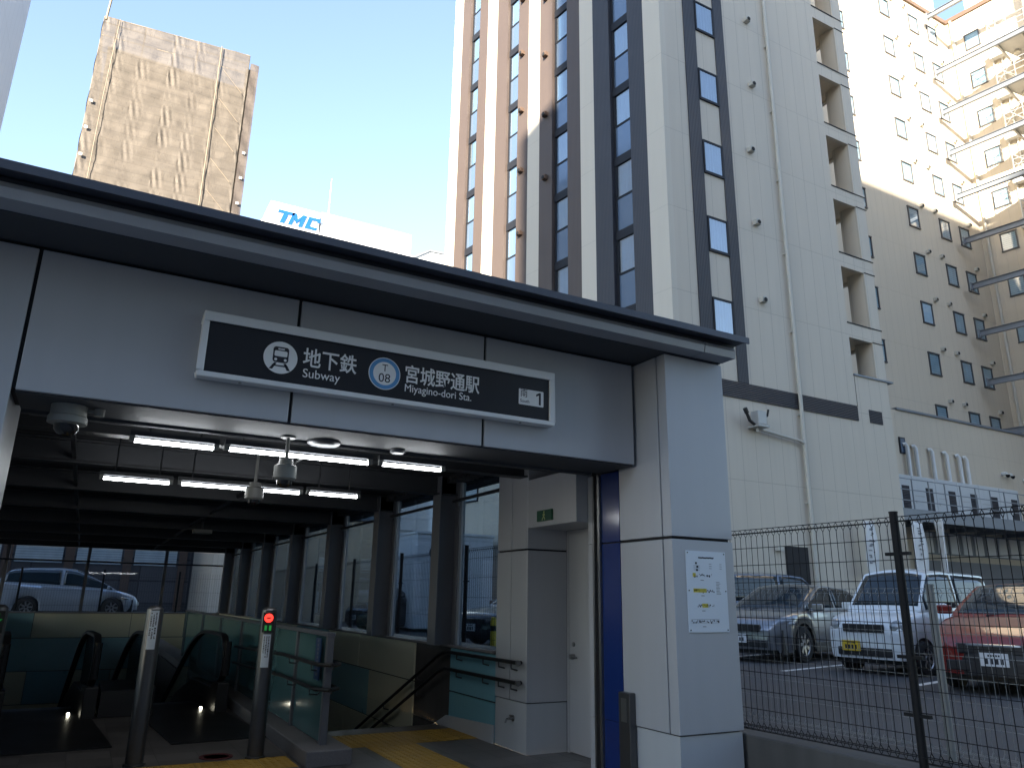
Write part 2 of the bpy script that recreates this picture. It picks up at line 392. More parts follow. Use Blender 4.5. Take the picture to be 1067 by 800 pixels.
# side wall: tiled dado, sill, glazed screen
COLY = [9.75,12.3,15.2,18.4,21.7,25.0,28.2]
GX = 4.5
P(MB().box(4.45,4.85,8.38,30.2,-6,.985), 'side_wall', 'concrete')
P(MB().box(4.38,4.86,8.39,30.2,.985,1.012), 'sill', 'granite')
rs = random.Random(3)
zr = [(-4.0,-2.78),(-2.76,-1.82),(-1.80,-.84),(-.82,.17),(.19,.945)]
def tile(k, *b): P(MB().box(*b), 'wall_tile', k)
for i, (z0, z1) in enumerate([(-4.0,-2.6),(-2.58,-1.3),(-1.28,-.28),(-.26,.43),(.45,.97)]):
    y = 8.385; q = 0
    while y < 29.8:
        w = rs.choice((2.0,2.6,3.2)); y1 = min(y+w-.012, 29.8)
        k = ('cream','cream','teal2','cream','teal')[(q+2*i) % 5]
        if i >= 3 and y < 9.8: k = 'teal2'; y1 = 9.66; w = 9.672-8.385
        tile(k, 4.424,4.45,y,y1,z0,z1); y += w; q += 1
FAR = [[(-2.6,.4,'cream'),(.4,4.42,'teal')],[(-2.6,4.42,'cream')],[(-2.6,-1.18,'cream'),(-1.18,1.2,'teal2'),(1.2,4.42,'teal')],[(-2.6,2.0,'teal'),(2.0,3.6,'cream'),(3.6,4.42,'teal2')],[(-2.6,-1.25,'teal'),(-1.25,1.6,'cream'),(1.6,3.3,'cream'),(3.3,4.42,'teal2')]]
for (z0,z1), row in zip(zr, FAR):
    for a, b, k in row: tile(k, a+.007,b-.007,29.76,29.79,z0,z1)
P(MB().box(-3,4.5,29.79,30.2,-6,.95).box(-2.95,-2.62,7,29.8,-6,.95), 'end_wall', 'concrete')
P(MB().box(-3,4.38,29.70,30.2,.95,.985).box(-2.96,-2.55,7,29.7,.95,.985), 'sill', 'granite')
# inclined skirting along the stair wall
P(MB().prism([(4.40,8.38,0),(4.40,9.72,0),(4.40,16.0,-2.62),(4.40,16.0,-2.36),(4.40,9.72,.14),(4.40,8.38,.2)], (.022,0,0)), 'skirting', 'plinth')
def hcol(y, side=1):
    m = MB()
    xa, xb = (4.16,4.46) if side > 0 else (-2.86,-2.56)
    m.box(xa,xa+.016,y-.13,y+.13,1.012,3.25).box(xb-.016,xb,y-.13,y+.13,1.012,3.25).box(xa+.016,xb-.016,y-.006,y+.006,1.012,3.25)
    return m
for y in COLY:
    P(hcol(y), 'steel_column', 'colsteel'); P(hcol(y,-1), 'steel_column', 'colsteel')
    mu = MB().box(4.47,4.53,y-.165,y-.115,1.012,3.25).box(4.47,4.53,y-.05,y,1.012,3.25)
    P(mu, 'mullion', 'mull')
ys = [8.38]+COLY+[29.9]
for a, b in zip(ys, ys[1:]):
    P(MB().box(4.496,4.504,a+.02,b-.17,1.012,3.22), 'window_pane', 'paneglass')
rod = MB().cyl((4.42,8.38,2.93),(4.42,29.6,2.93),.024,n=10)
for y in COLY: rod.cyl((4.42,y-.15,2.93),(4.42,y-.15,2.86),.02,n=8)
P(rod, 'tie_rail', 'steel', smooth=True)
for x in (-2.3,.03,2.45): P(MB().box(x-.05,x+.05,29.8,29.95,.985,3.1), 'end_mullion', 'colsteel')
for a, b in ((-2.5,-.02),(.08,2.4),(2.5,4.45)): P(MB().box(a,b,29.87,29.88,.985,3.05), 'window_pane', 'endglass')
P(MB().cyl((-2.5,29.7,2.62),(4.45,29.7,2.62),.03,n=8), 'tie_rail', 'steel')
P(MB().box(-9,5.2,6.36,30.2,3.27,3.31), 'roof_deck', 'deck')
# corrugated edge over the glazing
ce = MB()
y = 6.5; pts = []
while y < 30: pts += [(y,3.23),(y+.05,3.23),(y+.075,3.18),(y+.125,3.18),(y+.15,3.23)]; y += .15
ce.prism([(4.3,py,pz) for py,pz in pts]+[(4.3,pts[-1][0],3.27),(4.3,pts[0][0],3.27)], (.35,0,0))
P(ce, 'deck_edge', 'deck')
P(MB().box(4.70,5.2,6.62,30.2,3.31,3.92), 'roof_edge_beam', 'steel')
P(MB().box(-9,-8.9,6,30.2,3.31,3.92), 'roof_edge_beam', 'steel')
for y in [7.75]+COLY:
    b = MB().box(-2.86,4.46,y-.09,y+.09,3.0,3.016).box(-2.86,4.46,y-.006,y+.006,3.016,3.25).box(-2.86,4.46,y-.09,y+.09,3.25,3.268)
    P(b, 'ceiling_beam', 'steel')
for x in (-.3,1.9): P(MB().box(x-.02,x+.02,6.5,29.5,3.05,3.10), 'cable_tray', 'steel')
# pit floor below the flights, side wall between
P(MB().box(2.12,2.62,9.95,29.8,-6,-.02), 'pit_wall', 'concrete')
P(MB().box(-2.6,2.12,12.55,12.6,-6,-.02).box(2.62,4.42,9.9,9.95,-6,-.02), 'pit_wall', 'concrete')
P(MB().box(-3,4.85,9.8,30.2,-6.1,-6), 'pit_floor', 'concrete')

# ------------------------------------------------ station sign
SG = thing('station_sign', 'long black lightbox sign in pale frame on the lintel, Subway and station name', 'sign', (2.0,5.66,3.1))
ux, uz = (1,0,0), (0,0,1)
fr = MB().box(.49,3.545,5.655,5.765,3.555,3.63).box(.49,3.545,5.655,5.765,3.125,3.165).box(.49,.535,5.655,5.765,3.165,3.555).box(3.49,3.545,5.655,5.765,3.165,3.555)
F = fr.build('frame', M['signframe'], SG, bev=.008)
for x in (.8,2.0,3.2): MB().cyl((x,5.69,3.125),(x,5.69,3.117),.012,n=8).build('fixing_bolt', M['stain'], F)
MB().box(.53,3.50,5.675,5.76,3.16,3.56).build('face', M['blackgloss'], SG)
YF = 5.675
c = (1.07,3.36)
def disc(cx,cz,r,y0,th=.003,n=40): return MB().cyl((cx,y0,cz),(cx,y0-th,cz),r,n=n)
emb = disc(c[0],c[1],.128,YF).build('train_emblem', M['letter'], SG)
def rrect(cx,cz,w,h,r,y,th,n=5):
    pts=[]
    for sx,sz,a0 in ((1,1,0),(-1,1,90),(-1,-1,180),(1,-1,270)):
        for i in range(n+1):
            a=radians(a0+90*i/n); pts.append((cx+sx*(w/2-r)+r*cos(a),y,cz+sz*(h/2-r)+r*sin(a)))
    return MB().prism(pts,(0,-th,0))
tr = rrect(c[0],c[1]+.022,.118,.125,.022,YF-.003,.002)
tr.prism([(c[0]-.045,YF-.003,c[1]-.045),(c[0]-.025,YF-.003,c[1]-.045),(c[0]-.055,YF-.003,c[1]-.098),(c[0]-.08,YF-.003,c[1]-.098)],(0,-.002,0))
tr.prism([(c[0]+.045,YF-.003,c[1]-.045),(c[0]+.025,YF-.003,c[1]-.045),(c[0]+.055,YF-.003,c[1]-.098),(c[0]+.08,YF-.003,c[1]-.098)],(0,-.002,0))
tr.box(c[0]-.06,c[0]+.06,YF-.005,YF-.003,c[1]-.072,c[1]-.062)
tr.build('train_mark', M['ink'], emb)
wn = rrect(c[0],c[1]+.03,.096,.045,.01,YF-.005,.0015)
wn.cyl((c[0]-.036,YF-.005,c[1]-.018),(c[0]-.036,YF-.0065,c[1]-.018),.011).cyl((c[0]+.036,YF-.005,c[1]-.018),(c[0]+.036,YF-.0065,c[1]-.018),.011)
wn.add(rrect(c[0],c[1]+.067,.05,.010,.004,YF-.005,.0015).v, rrect(c[0],c[1]+.067,.05,.010,.004,YF-.005,.0015).f)
wn.build('train_mark', M['letter'], emb)
text_mb('地下鉄', .165, (1.238,YF,3.335), ux, uz, sx=.88, bold=.002).build('lettering', M['letter'], SG)
text_mb('Subway', .10, (1.245,YF,3.235), ux, uz, sx=.98).build('lettering', M['letter'], SG)
c2 = (1.908,3.366)
ln_ = disc(*c2,.136,YF).build('line_badge', M['letter'], SG)
disc(*c2,.130,YF-.003,.001).build('badge_ring', M['ltblue'], ln_)
disc(*c2,.098,YF-.004,.001).build('badge_centre', M['letter'], ln_)
text_mb('T', .085, (1.908,YF-.005,3.385), ux, uz, .001, 'CENTER').build('badge_text', M['ink'], ln_)
text_mb('08', .105, (1.908,YF-.005,3.293), ux, uz, .001, 'CENTER').build('badge_text', M['ink'], ln_)
text_mb('宮城野通駅', .165, (2.078,YF,3.335), ux, uz, sx=.85, bold=.002).build('lettering', M['letter'], SG)
text_mb('Miyagino-dori Sta.', .092, (2.084,YF,3.245), ux, uz, sx=.93).build('lettering', M['letter'], SG)
pn = rrect(3.302,3.36,.258,.145,.008,YF,.003).build('exit_number_plate', M['letter'], SG)
text_mb('南', .085, (3.185,YF-.003,3.365), ux, uz, .001, sx=.95).build('plate_text', M['ink'], pn)
text_mb('South', .042, (3.185,YF-.003,3.308), ux, uz, .001).build('plate_text', M['ink'], pn)
MB().prism([(3.382,YF-.003,3.303),(3.402,YF-.003,3.303),(3.402,YF-.003,3.418),(3.386,YF-.003,3.418),(3.353,YF-.003,3.398),(3.353,YF-.003,3.378),(3.382,YF-.003,3.394)],(0,-.001,0)).build('plate_text', M['ink'], pn)

# ------------------------------------------------ notice on the right pillar
NB = thing('notice_board', 'white paper notice with small maps bolted to the grey pillar', 'notice', (4.96,5.318,1.35))
MB().box(4.722,5.198,5.312,5.3195,1.352,2.058).build('sheet', M['paper'], NB)
rs = random.Random(5)
nk = MB(); ny_ = MB(); g = MB()
def stroke(m, x, z, w, h): m.box(4.722+x, 4.722+x+w, 5.3105, 5.312, 2.058-z-h, 2.058-z)
for i in range(22): stroke(nk, .145+i*.0085, .050+rs.uniform(0,.004), .006, .013)
for (zz, x0, x1, ys0, ys1) in ((.20,.07,.30,.07,.105),(.335,.07,.31,.07,.225),(.465,.11,.31,.165,.235),(.60,.03,.36,0,0)):
    x = x0
    while x < x1:
        w = rs.uniform(.003,.015)
        if rs.random() < .85: stroke(nk if rs.random() < .55 else g, x, zz+rs.uniform(0,.018), w, rs.uniform(.004,.020))
        x += w+.004
    if ys1: stroke(ny_, ys0, zz-.004, ys1-ys0, .034)
    for i in range(5): stroke(g, .16+i*.008, zz+.055, .006, .006)
for i in range(3):
    for k in range(6): stroke(g, .085+k*.012, .13+i*.018, .008, .004)
    stroke(nk, .11+rs.uniform(-.01,.02), .10+i*.03, .02, .018)
    stroke(g, .27, .11+i*.02, .03, .004); stroke(g, .40, .11+i*.02, .025, .004)
for i in range(9): stroke(g, .345, .27+i*.013, .06*rs.uniform(.6,1), .004)
stroke(g, .03, .625, .33, .002); stroke(g, .03, .595, .33, .002)
nk.build('printing', M['ink'], NB); ny_.build('printing', M['yellowink'], NB); g.build('printing', M['greyink'], NB)
for x in (.018,.458):
    for z in (.018,.35,.688): MB().cyl((4.722+x,5.312,2.058-z),(4.722+x,5.308,2.058-z),.006,n=10).build('screw', M['ink'], NB)

# ------------------------------------------------ exit sign over the service door
EX = thing('exit_sign', 'small dark green emergency exit sign with pale running figure over the service door', 'exit sign', (4.415,7.23,2.45))
MB().box(4.395,4.42,7.09,7.40,2.455,2.575).build('housing', M['exitgreen'], EX)
fg = MB().cyl((4.395,7.245,2.553),(4.393,7.245,2.553),.012)
for a, b in (((7.245,2.54),(7.25,2.505)),((7.25,2.505),(7.27,2.485)),((7.27,2.485),(7.285,2.465)),((7.25,2.505),(7.232,2.488)),((7.232,2.488),(7.225,2.463)),((7.245,2.535),(7.27,2.52)),((7.245,2.535),(7.225,2.515))):
    fg.bar((4.394,*a),(4.394,*b),.012,.003,(1,0,0))
fg.build('pictogram', M['exitwhite'], EX)

# ------------------------------------------------ ceiling equipment
def fluor(x0, x1, y, z, lab):
    t = thing('fluorescent_lamp', lab, 'lamp', ((x0+x1)/2,y,z), group='fluorescent tubes under the station roof')
    MB().box(x0-.04,x1+.04,y-.03,y+.03,z+.035,z+.075).build('housing', M['steel'], t)
    MB().box(x0-.04,x0,y-.02,y+.02,z-.01,z+.035).box(x1,x1+.04,y-.02,y+.02,z-.01,z+.035).build('socket', M['camwhite'], t)
    MB().cyl((x0,y,z),(x1,y,z),.016,n=12).build('tube', M['tube'], t, smooth=True)
    for x in (x0+.1,x1-.1): MB().cyl((x,y,z+.075),(x,y,3.27 if y > 7 else 2.96),.008,n=6).build('hanger', M['steel'], t)
fluor(.185,.765,6.47,2.75,'short lit fluorescent tube at the left end of the front row')
fluor(.885,2.06,6.43,2.75,'long lit fluorescent tube in the front row, crossed by the round detector')
fluor(2.19,2.755,6.40,2.75,'lit fluorescent tube at the right end of the front row')
fluor(.02,.645,8.86,2.75,'lit fluorescent tube at the left end of the rear row')
fluor(.77,2.03,8.82,2.75,'long lit fluorescent tube in the middle of the rear row, crossed by a hanging camera')
fluor(2.14,2.70,8.76,2.75,'lit fluorescent tube at the right end of the rear row')
t = thing('dome_camera', 'white dome security camera with smoked lens under the left end of the lintel', 'security camera', (-.27,6.05,2.87))
MB().lathe([(.0,2.872),(.115,2.872),(.115,2.80),(.125,2.79),(.125,2.745),(.09,2.735)],(-.27,6.05,0)).build('housing', M['camwhite'], t, smooth=True)
MB().lathe([(.082,2.738),(.078,2.70),(.055,2.67),(.02,2.655),(.0001,2.652)],(-.27,6.05,0)).build('dome', M['lens'], t, smooth=True)
MB().cyl((-.08,6.05,2.872),(-.08,6.05,2.82),.035,n=12).bar((-.08,6.05,2.85),(-.16,6.05,2.85),.02,.02).build('junction_box', M['camwhite'], t)
def ptz(x,y,ztop,z,s,lab):
    t = thing('hanging_camera', lab, 'security camera', (x,y,z))
    MB().cyl((x,y,z+.13*s),(x,y,ztop),.016*s,n=10).cyl((x,y,ztop),(x,y,ztop-.012),.06*s,n=14).build('stem', M['camwhite'], t)
    MB().lathe([(.0001,z+.135*s),(.055*s,z+.13*s),(.06*s,z+.085*s),(.092*s,z+.07*s),(.092*s,z-.03*s),(.075*s,z-.045*s),(.06*s,z-.05*s)],(x,y,0)).build('housing', M['camwhite'], t, smooth=True)
    MB().lathe([(.062*s,z-.045*s),(.058*s,z-.08*s),(.035*s,z-.10*s),(.0001,z-.108*s)],(x,y,0)).build('dome', M['lens'], t, smooth=True)
ptz(1.31,6.25,2.87,2.555,1.0,'pale hanging dome camera on a stem in front of the two lamp rows')
ptz(1.47,8.45,3.27,2.64,1.05,'dark hanging dome camera crossing the rear lamp row')
for x, y, r, lab in ((1.62,6.30,.14,'wide round detector plate under the lintel between two lamps'),(2.28,6.28,.07,'small round detector under the lintel near its right end')):
    tag(MB().lathe([(.0001,2.87),(r,2.87),(r,2.855),(r*.8,2.838),(.0001,2.832)],(x,y,0)).build('smoke_detector', M['colsteel'], base=(x,y,2.87), smooth=True), lab, 'detector')
for i, x in enumerate((-.04,.49,1.01,1.52,2.03,2.52)):
    tag(MB().lathe([(.0001,3.262),(.10,3.262),(.10,3.19),(.085,3.18),(.0001,3.185)],(x*1.12,8.75,0)).build('ceiling_speaker', M['core'], base=(x*1.12,8.75,3.26)), 'round dark fitting under the corrugated ceiling between the lamp rows', 'ceiling fitting', 'dark round ceiling fittings')
tg = thing('hanging_detector', 'small white box hanging from the dark ceiling above the escalators', 'detector', (2.0,17,3.0))
MB().cyl((2.0,17,3.25),(2.0,17,2.9),.02).build('stem', M['steel'], tg); MB().box(1.82,2.18,16.85,17.15,2.82,2.9).build('housing', M['camwhite'], tg)

# ------------------------------------------------ escalator gate posts
def gatepost(x, y, lab, led, label_side=1):
    t = thing('gate_post', lab, 'post', (x,y,0), group='steel gate posts before the escalators')
    MB().lathe([(.082,0),(.082,1.40),(.078,1.455),(.05,1.48),(.0001,1.485)],(x,y,0),n=28).build('post', M['stain_dark'], t, smooth=True)
    MB().lathe([(.10,0),(.10,.02),(.084,.03)],(x,y,0)).build('base_ring', M['stain_dark'], t, smooth=True)
    d = Vector((-x,-y,0)).normalized(); s = Vector((-d.y,d.x,0)); c0 = Vector((x,y,0))
    dp = None if led == 'none' else MB().obox(c0+d*.082+Vector((0,0,1.33)), s*.058, d*.014, Vector((0,0,.10))).build('display', M['core'], t)
    if led == 'stop':
        rd_ = MB().cyl(c0+d*.097+Vector((0,0,1.375)), c0+d*.101+Vector((0,0,1.375)), .045, n=24).build('stop_light', M['redled'], dp)
        MB().obox(c0+d*.102+Vector((0,0,1.375)), s*.022, d*.0015, Vector((0,0,.007))).build('bar', M['core'], dp)
        for k in (-1,1): MB().obox(c0+d*.098+s*(.022*k)+Vector((0,0,1.275)), s*.012, d*.002, Vector((0,0,.026))).build('arrow_light', M['greenled'], dp)
    elif led == 'go':
        z = 1.36
        m = MB().prism([c0+d*.097+s*a+Vector((0,0,b)) for a,b in ((0,z-.055),(.045,z-.005),(.017,z-.005),(.017,z+.045),(-.017,z+.045),(-.017,z-.005),(-.045,z-.005))], d*.003)
        m.build('arrow_light', M['greenled'], dp)
        for k in (-1,1): MB().obox(c0+d*.098+s*(.022*k)+Vector((0,0,1.255)), s*.014, d*.002, Vector((0,0,.022))).build('arrow_light', M['greenled'], dp)
    # curved instruction label
    lb = MB(); a0 = math.atan2(d.y,d.x); n = 8; vs = []
    zt, zb_ = (1.21,.88) if led != 'none' else (1.44,1.07)
    for i in range(n+1):
        a = a0-.50+i/n*1.0
        for z in (zb_,zt): vs.append((x+.0845*cos(a), y+.0845*sin(a), z))
    lb.add(vs, [(2*i,2*i+2,2*i+3,2*i+1) for i in range(n)])
    L_ = lb.build('instruction_label', M['paper'], t, smooth=True)
    tx = MB(); r_ = random.Random(x)
    for col in (-.3,-.02,.25):
        z = zt-.02
        while z > zb_+.10*(1 if col > -.2 else 1.4):
            h = r_.uniform(.007,.014); a = a0+col+r_.uniform(-.02,.02)
            cc = Vector((x+.0852*cos(a), y+.0852*sin(a), z-h/2)); rr = Vector((cos(a),sin(a),0)); ss = Vector((-rr.y,rr.x,0))
            if r_.random() < .85: tx.obox(cc, ss*r_.uniform(.004,.008), rr*.0006, Vector((0,0,h/2)))
            z -= h+.005
    tx.build('label_print', M['ink'], L_)
gatepost(1.80,8.66,'steel post with lit red stop light and white label before the right escalator','stop')
gatepost(.68,8.74,'plain steel post with white label between the two escalators','none')
gatepost(-.66,8.74,'steel post with green arrow display at the left edge of the entrance','go')

# ------------------------------------------------ escalators
def escalator(xa, xb, lab):
    t = thing('escalator', lab, 'escalator', ((xa+xb)/2,12,0), rz=radians(4.5), group='escalators going down from the entrance')
    Y0, Y1, Y2 = 12.0, 16.0, 29.0; sl = -.577
    for x in (xa, xb):
        # handrail path: newel curve, level run, descent
        path = []
        for i in range(13):
            a = radians(-100+i*190/12); path.append((x, Y0+.36-.34*cos(a), .70+.34*sin(a)))
        path = [(x, Y0+.46, .355)]+path
        for i in range(9):
            s = i/8; path.append((x, 13.3+s*1.4, 1.04+sl*.7*s*s))
        zz = path[-1][2]; path.append((x, Y2, zz+sl*(Y2-14.7)))
        bal = []
        gl = MB(); lo = []
        outer = [(p[1],p[2]-.0) for p in path]
        poly = [(x-.006, y, z) for y, z in outer]+[(x-.006, Y2, zz+sl*(Y2-14.7)-.8),(x-.006,14.9,.02),(x-.006,13.7,.30),(x-.006,Y0+.46,.30)]
        gl.prism(poly, (.012,0,0))
        B = gl.build('balustrade', M['escglass'], t)
        hr = MB(); w, h = .045, .022; vs = []
        for i, p in enumerate(path):
            p = Vector(p); d = (Vector(path[min(i+1,len(path)-1)])-Vector(path[max(i-1,0)])).normalized(); u = Vector((1,0,0)).cross(d)*-1
            for a, b in ((-w,-h),(w,-h),(w,h*.6),(w*.7,h),(-w*.7,h),(-w,h*.6)): vs.append(p+Vector((a,0,0))+u*(b*-1))
        fs = [(i*6+k, i*6+(k+1)%6, (i+1)*6+(k+1)%6, (i+1)*6+k) for i in range(len(path)-1) for k in range(6)]
        hr.add(vs, fs+[(0,1,2,3,4,5),tuple(range(len(vs)-6,len(vs)))])
        hr.build('handrail', M['black'], B, smooth=True)
        # newel casing and skirt
        nc = MB().box(x-.085,x+.085,Y0-.02,Y0+.34,0,.40)
        pts = [(x-.085,Y0+.3,0),(x-.085,Y0+.3,.32),(x-.085,13.7,.32),(x-.085,14.9,-.02),(x-.085,Y2,-.02+sl*(Y2-14.9)),(x-.085,Y2,-.6+sl*(Y2-14.9)),(x-.085,14.4,-.5)]
        nc.prism(pts, (.17,0,0))
        nc.build('skirt', M['black'], B, bev=.012)
        MB().cyl((x,Y0-.03,.50),(x,Y0-.03,.96),.05,n=16).build('newel_cap', M['plastic_gloss'], B, smooth=True)
    st = MB(); y = 13.1; z = 0.
    k = 0
    while y < Y2:
        if y > 13.4: z -= .23 if y > 14.0 else .10
        st.box(xa+.09,xb-.09,y,y+.398,z-.25,z); y += .4
    st.build('steps', M['blackgloss'], t)
    MB().box(xa-.05,xb+.05,9.75,12.6,.006,.02).box(xa+.09,xb-.09,12.6,13.1,-.05,.018).build('comb_plate', M['black'], t)
    for x in (xb-.20,): MB().cyl((x,12.30,.03),(x,12.32,.05),.018,n=10).build('comb_light', M['warmled'], t)
escalator(.98,1.96,'black handrailed escalator with glass sides behind the post with the red light')
escalator(-.75,.30,'black handrailed escalator with glass sides at the left of the hall')
for x0,x1 in ((.42,.88),(-2.6,-.88)):
    tag(MB().box(x0,x1,12.1,13.6,.01,.34).build('escalator_side_casing', M['black']), 'dark steel casing %s the escalators' % ('between' if x0 > 0 else 'left of'), 'casing')

# ------------------------------------------------ stair, divider and rails
stp = MB(); y = 9.95; z = 0.
while y < 22:
    z -= .15; stp.box(2.62,4.42,y,y+.36,z-.3,z); y += .36
tag(stp.build('staircase', M['tread']), 'stone stair flight going down along the tiled side wall', 'stairs')
DV = thing('stair_divider', 'teal glass balustrade on a granite kerb between escalators and stairs', 'balustrade', (2.38,8.2,0))
MB().box(2.14,2.60,7.95,29.0,0,.15).build('kerb', M['granite'], DV, bev=.012)
pans = [(8.32,9.55),(9.62,11.2),(11.27,13.3),(13.37,15.5),(15.57,18),(18.07,21)]
for a, b in pans: MB().box(2.372,2.388,a,b,.16,1.19).build('glass_panel', M['tealglass'], DV)
for y in [8.285]+[b+.035 for _, b in pans]: MB().box(2.345,2.415,y-.035,y+.035,.15,1.22).build('post', M['colsteel'], DV)
MB().box(2.335,2.425,8.24,21.1,1.20,1.235).build('top_rail', M['colsteel'], DV)
for x in (2.26,2.50):
    for z in (.92,.68):
        r = MB().tube([(x,13.2,z-.1),(x,9.8,z),(x,8.45,z),(x,8.28,z),(x+(.10 if x<2.4 else -.10),8.16,z),(2.38,8.14,z)],.021,8)
        r.build('handrail', M['black'], DV, smooth=True)
        for y in (8.5,9.5,10.8):
            MB().tube([(x,y,z-.02),(x,y,z-.07),(2.38+(x-2.38)*.3,y,z-.08),(2.38,y,z-.05)],.008,6).build('bracket', M['stain_dark'], DV)
bs = thing('stair_notice', 'narrow blue vertical notice fixed on the end of the teal glass balustrade', 'notice', (2.33,8.55,.7))
MB().box(2.322,2.330,8.42,8.62,.75,1.17).build('plate', M['bluesign'], bs)
w_ = MB()
for i in range(9): w_.box(2.319,2.322,8.49,8.535,1.13-i*.042,1.155-i*.042)
w_.build('print', M['greyink'], bs)
HR = thing('stair_handrail', 'double black handrail along the tiled wall bending down the stairs', 'handrail', (4.33,9,.7))
for z in (.93,.72):
    path = [(4.40,7.74,z),(4.34,7.70,z),(4.34,8.4,z),(4.34,9.66,z),(4.34,9.86,z-.05),(4.34,20,z-.05-.4166*10.14)]
    MB().tube(path,.022,8).build('rail', M['black'], HR, smooth=True)
    MB().cyl((4.34,7.68,z),(4.34,7.71,z),.03,n=12).build('end_cap', M['stain'], HR)
    for y in (7.85,8.15,8.55,9.3,10.6,11.9,13.2):
        zz = z if y < 9.8 else z-.05-.4166*(y-9.86)
        MB().tube([(4.34,y,zz-.02),(4.34,y,zz-.07),(4.42,y,zz-.09)],.009,6).build('bracket', M['stain_dark'], HR)
tag(MB().lathe([(.125,.006),(.125,.014),(.165,.014),(.165,.006)],(1.45,8.85,0)).build('floor_sticker', M['brownred']), 'worn round red sticker on the floor before the right escalator', 'sticker')

# ================================================================== FENCES
def mesh_panel(p0, p1, z0, z1, name, m, parent, wire=.0034, sp=.065, hs=.155, loops=True, smalltop=.0):
    p0, p1 = Vector((*p0,0)), Vector((*p1,0)); L = (p1-p0).length; d = (p1-p0)/L; n = Vector((-d.y,d.x,0)); Z = Vector((0,0,1))
    b = MB(); k = int(L/sp); off = .028
    for i in range(k+1):
        q = p0+d*(L*i/k)
        if loops:   # wire bent into a triangular loop at head and foot
            b.tube([q+n*.0+Z*(z0+.07), q+n*off+Z*(z0+.035), q+Z*z0, q-n*off+Z*(z0+.035), q+Z*(z0+.075), q+Z*(z1-.075), q+n*off+Z*(z1-.035), q+Z*z1, q-n*off+Z*(z1-.035), q+Z*(z1-.07)], wire, 4)
        else: b.tube([q+Z*z0,q+Z*z1], wire, 4)
    hz = []
    if loops:
        for zc in (z0,z1): hz += [(0,zc),(off,zc-.035 if zc == z1 else zc+.035),(-off,zc-.035 if zc == z1 else zc+.035)]
    z = z1-.17
    while z > z0+.1: hz.append((.005,z)); z -= hs
    for o, z in hz: b.tube([p0+n*o+Z*z, p1+n*o+Z*z], wire*1.15, 4)
    return b.build(name, m, parent)
BF = thing('mesh_fence', 'black welded mesh fence on a concrete kerb beside the grey pillar', 'fence', (5.45,4,.49))
fp = [(5.40,5.44),(5.46,3.74),(5.52,1.74),(5.58,-.26)]
def post(p, z0, z1, r, m, parent, fit=(.5,1.0,1.5)):
    o = MB().cyl((*p,z0),(*p,z1),r,n=14).cyl((*p,z1),(*p,z1+.012),r*1.08,n=14).build('post', m, parent)
    for z in fit:
        MB().box(p[0]-.018,p[0]+.018,p[1]-.10,p[1]+.10,z0+z-.012,z0+z+.012).build('bracket', m, o)
    return o
for a, b in zip(fp, fp[1:]): mesh_panel(a, b, .53, 2.27, 'mesh_panel', M['fence'], BF)
for p in fp[1:]: post(p, .49, 2.30, .031, M['fence'], BF, (.35,.75,1.5))
GF = thing('low_mesh_fence', 'low grey galvanised mesh fence standing behind the black one at the car park edge', 'fence', (5.8,4,.5))
gp = [(5.78,8.6),(5.79,5.9),(5.80,3.74),(5.82,1.74),(5.84,-.26)]
for a, b in zip(gp, gp[1:]): mesh_panel(a, b, .55, 1.74, 'mesh_panel', M['fencegrey'], GF, .0022, .075, .16)
for p in gp: post(p, .5, 1.76, .03, M['fencegrey'], GF, ())
SF = thing('side_mesh_fence', 'black welded mesh fence running along outside the station side windows', 'fence', (5.6,18,.49))
sp_ = [(5.6,8.7),(5.6,11.75),(5.6,14.8),(5.6,17.95),(5.6,21.4),(5.6,24.8),(5.6,28.2)]
for a, b in zip(sp_, sp_[1:]): mesh_panel(a, b, .55, 2.42, 'mesh_panel', M['fence'], SF, .0028, .075, .31)
for p in sp_: post(p, .49, 2.47, .035, M['fence'], SF, (.4,1.4))
EF = thing('roadside_fence', 'dark mesh fence seen through the end window in front of the silver minivan', 'fence', (0,31.2,.5))
ef = [(-4.5,31.2),(-1.9,31.2),(.6,31.2),(3.1,31.2),(5.4,31.2)]
for a, b in zip(ef, ef[1:]): mesh_panel(a, b, .6, 2.35, 'mesh_panel', M['fence'], EF, .003, .08, .5, False)
for p in ef: post(p, .5, 2.4, .035, M['fence'], EF, (1.0,1.2))
yb = thing('yellow_bollard', 'yellow post beyond the station side window by the service block', 'bollard', (7.32,14,.5))
MB().lathe([(.06,.5),(.06,1.2),(.04,1.26),(.0001,1.27)],(7.32,14,0)).build('post', M['yellow'], yb, smooth=True)
MB().lathe([(.062,1.0),(.062,1.1)],(7.32,14,0)).build('band', M['black'], yb)

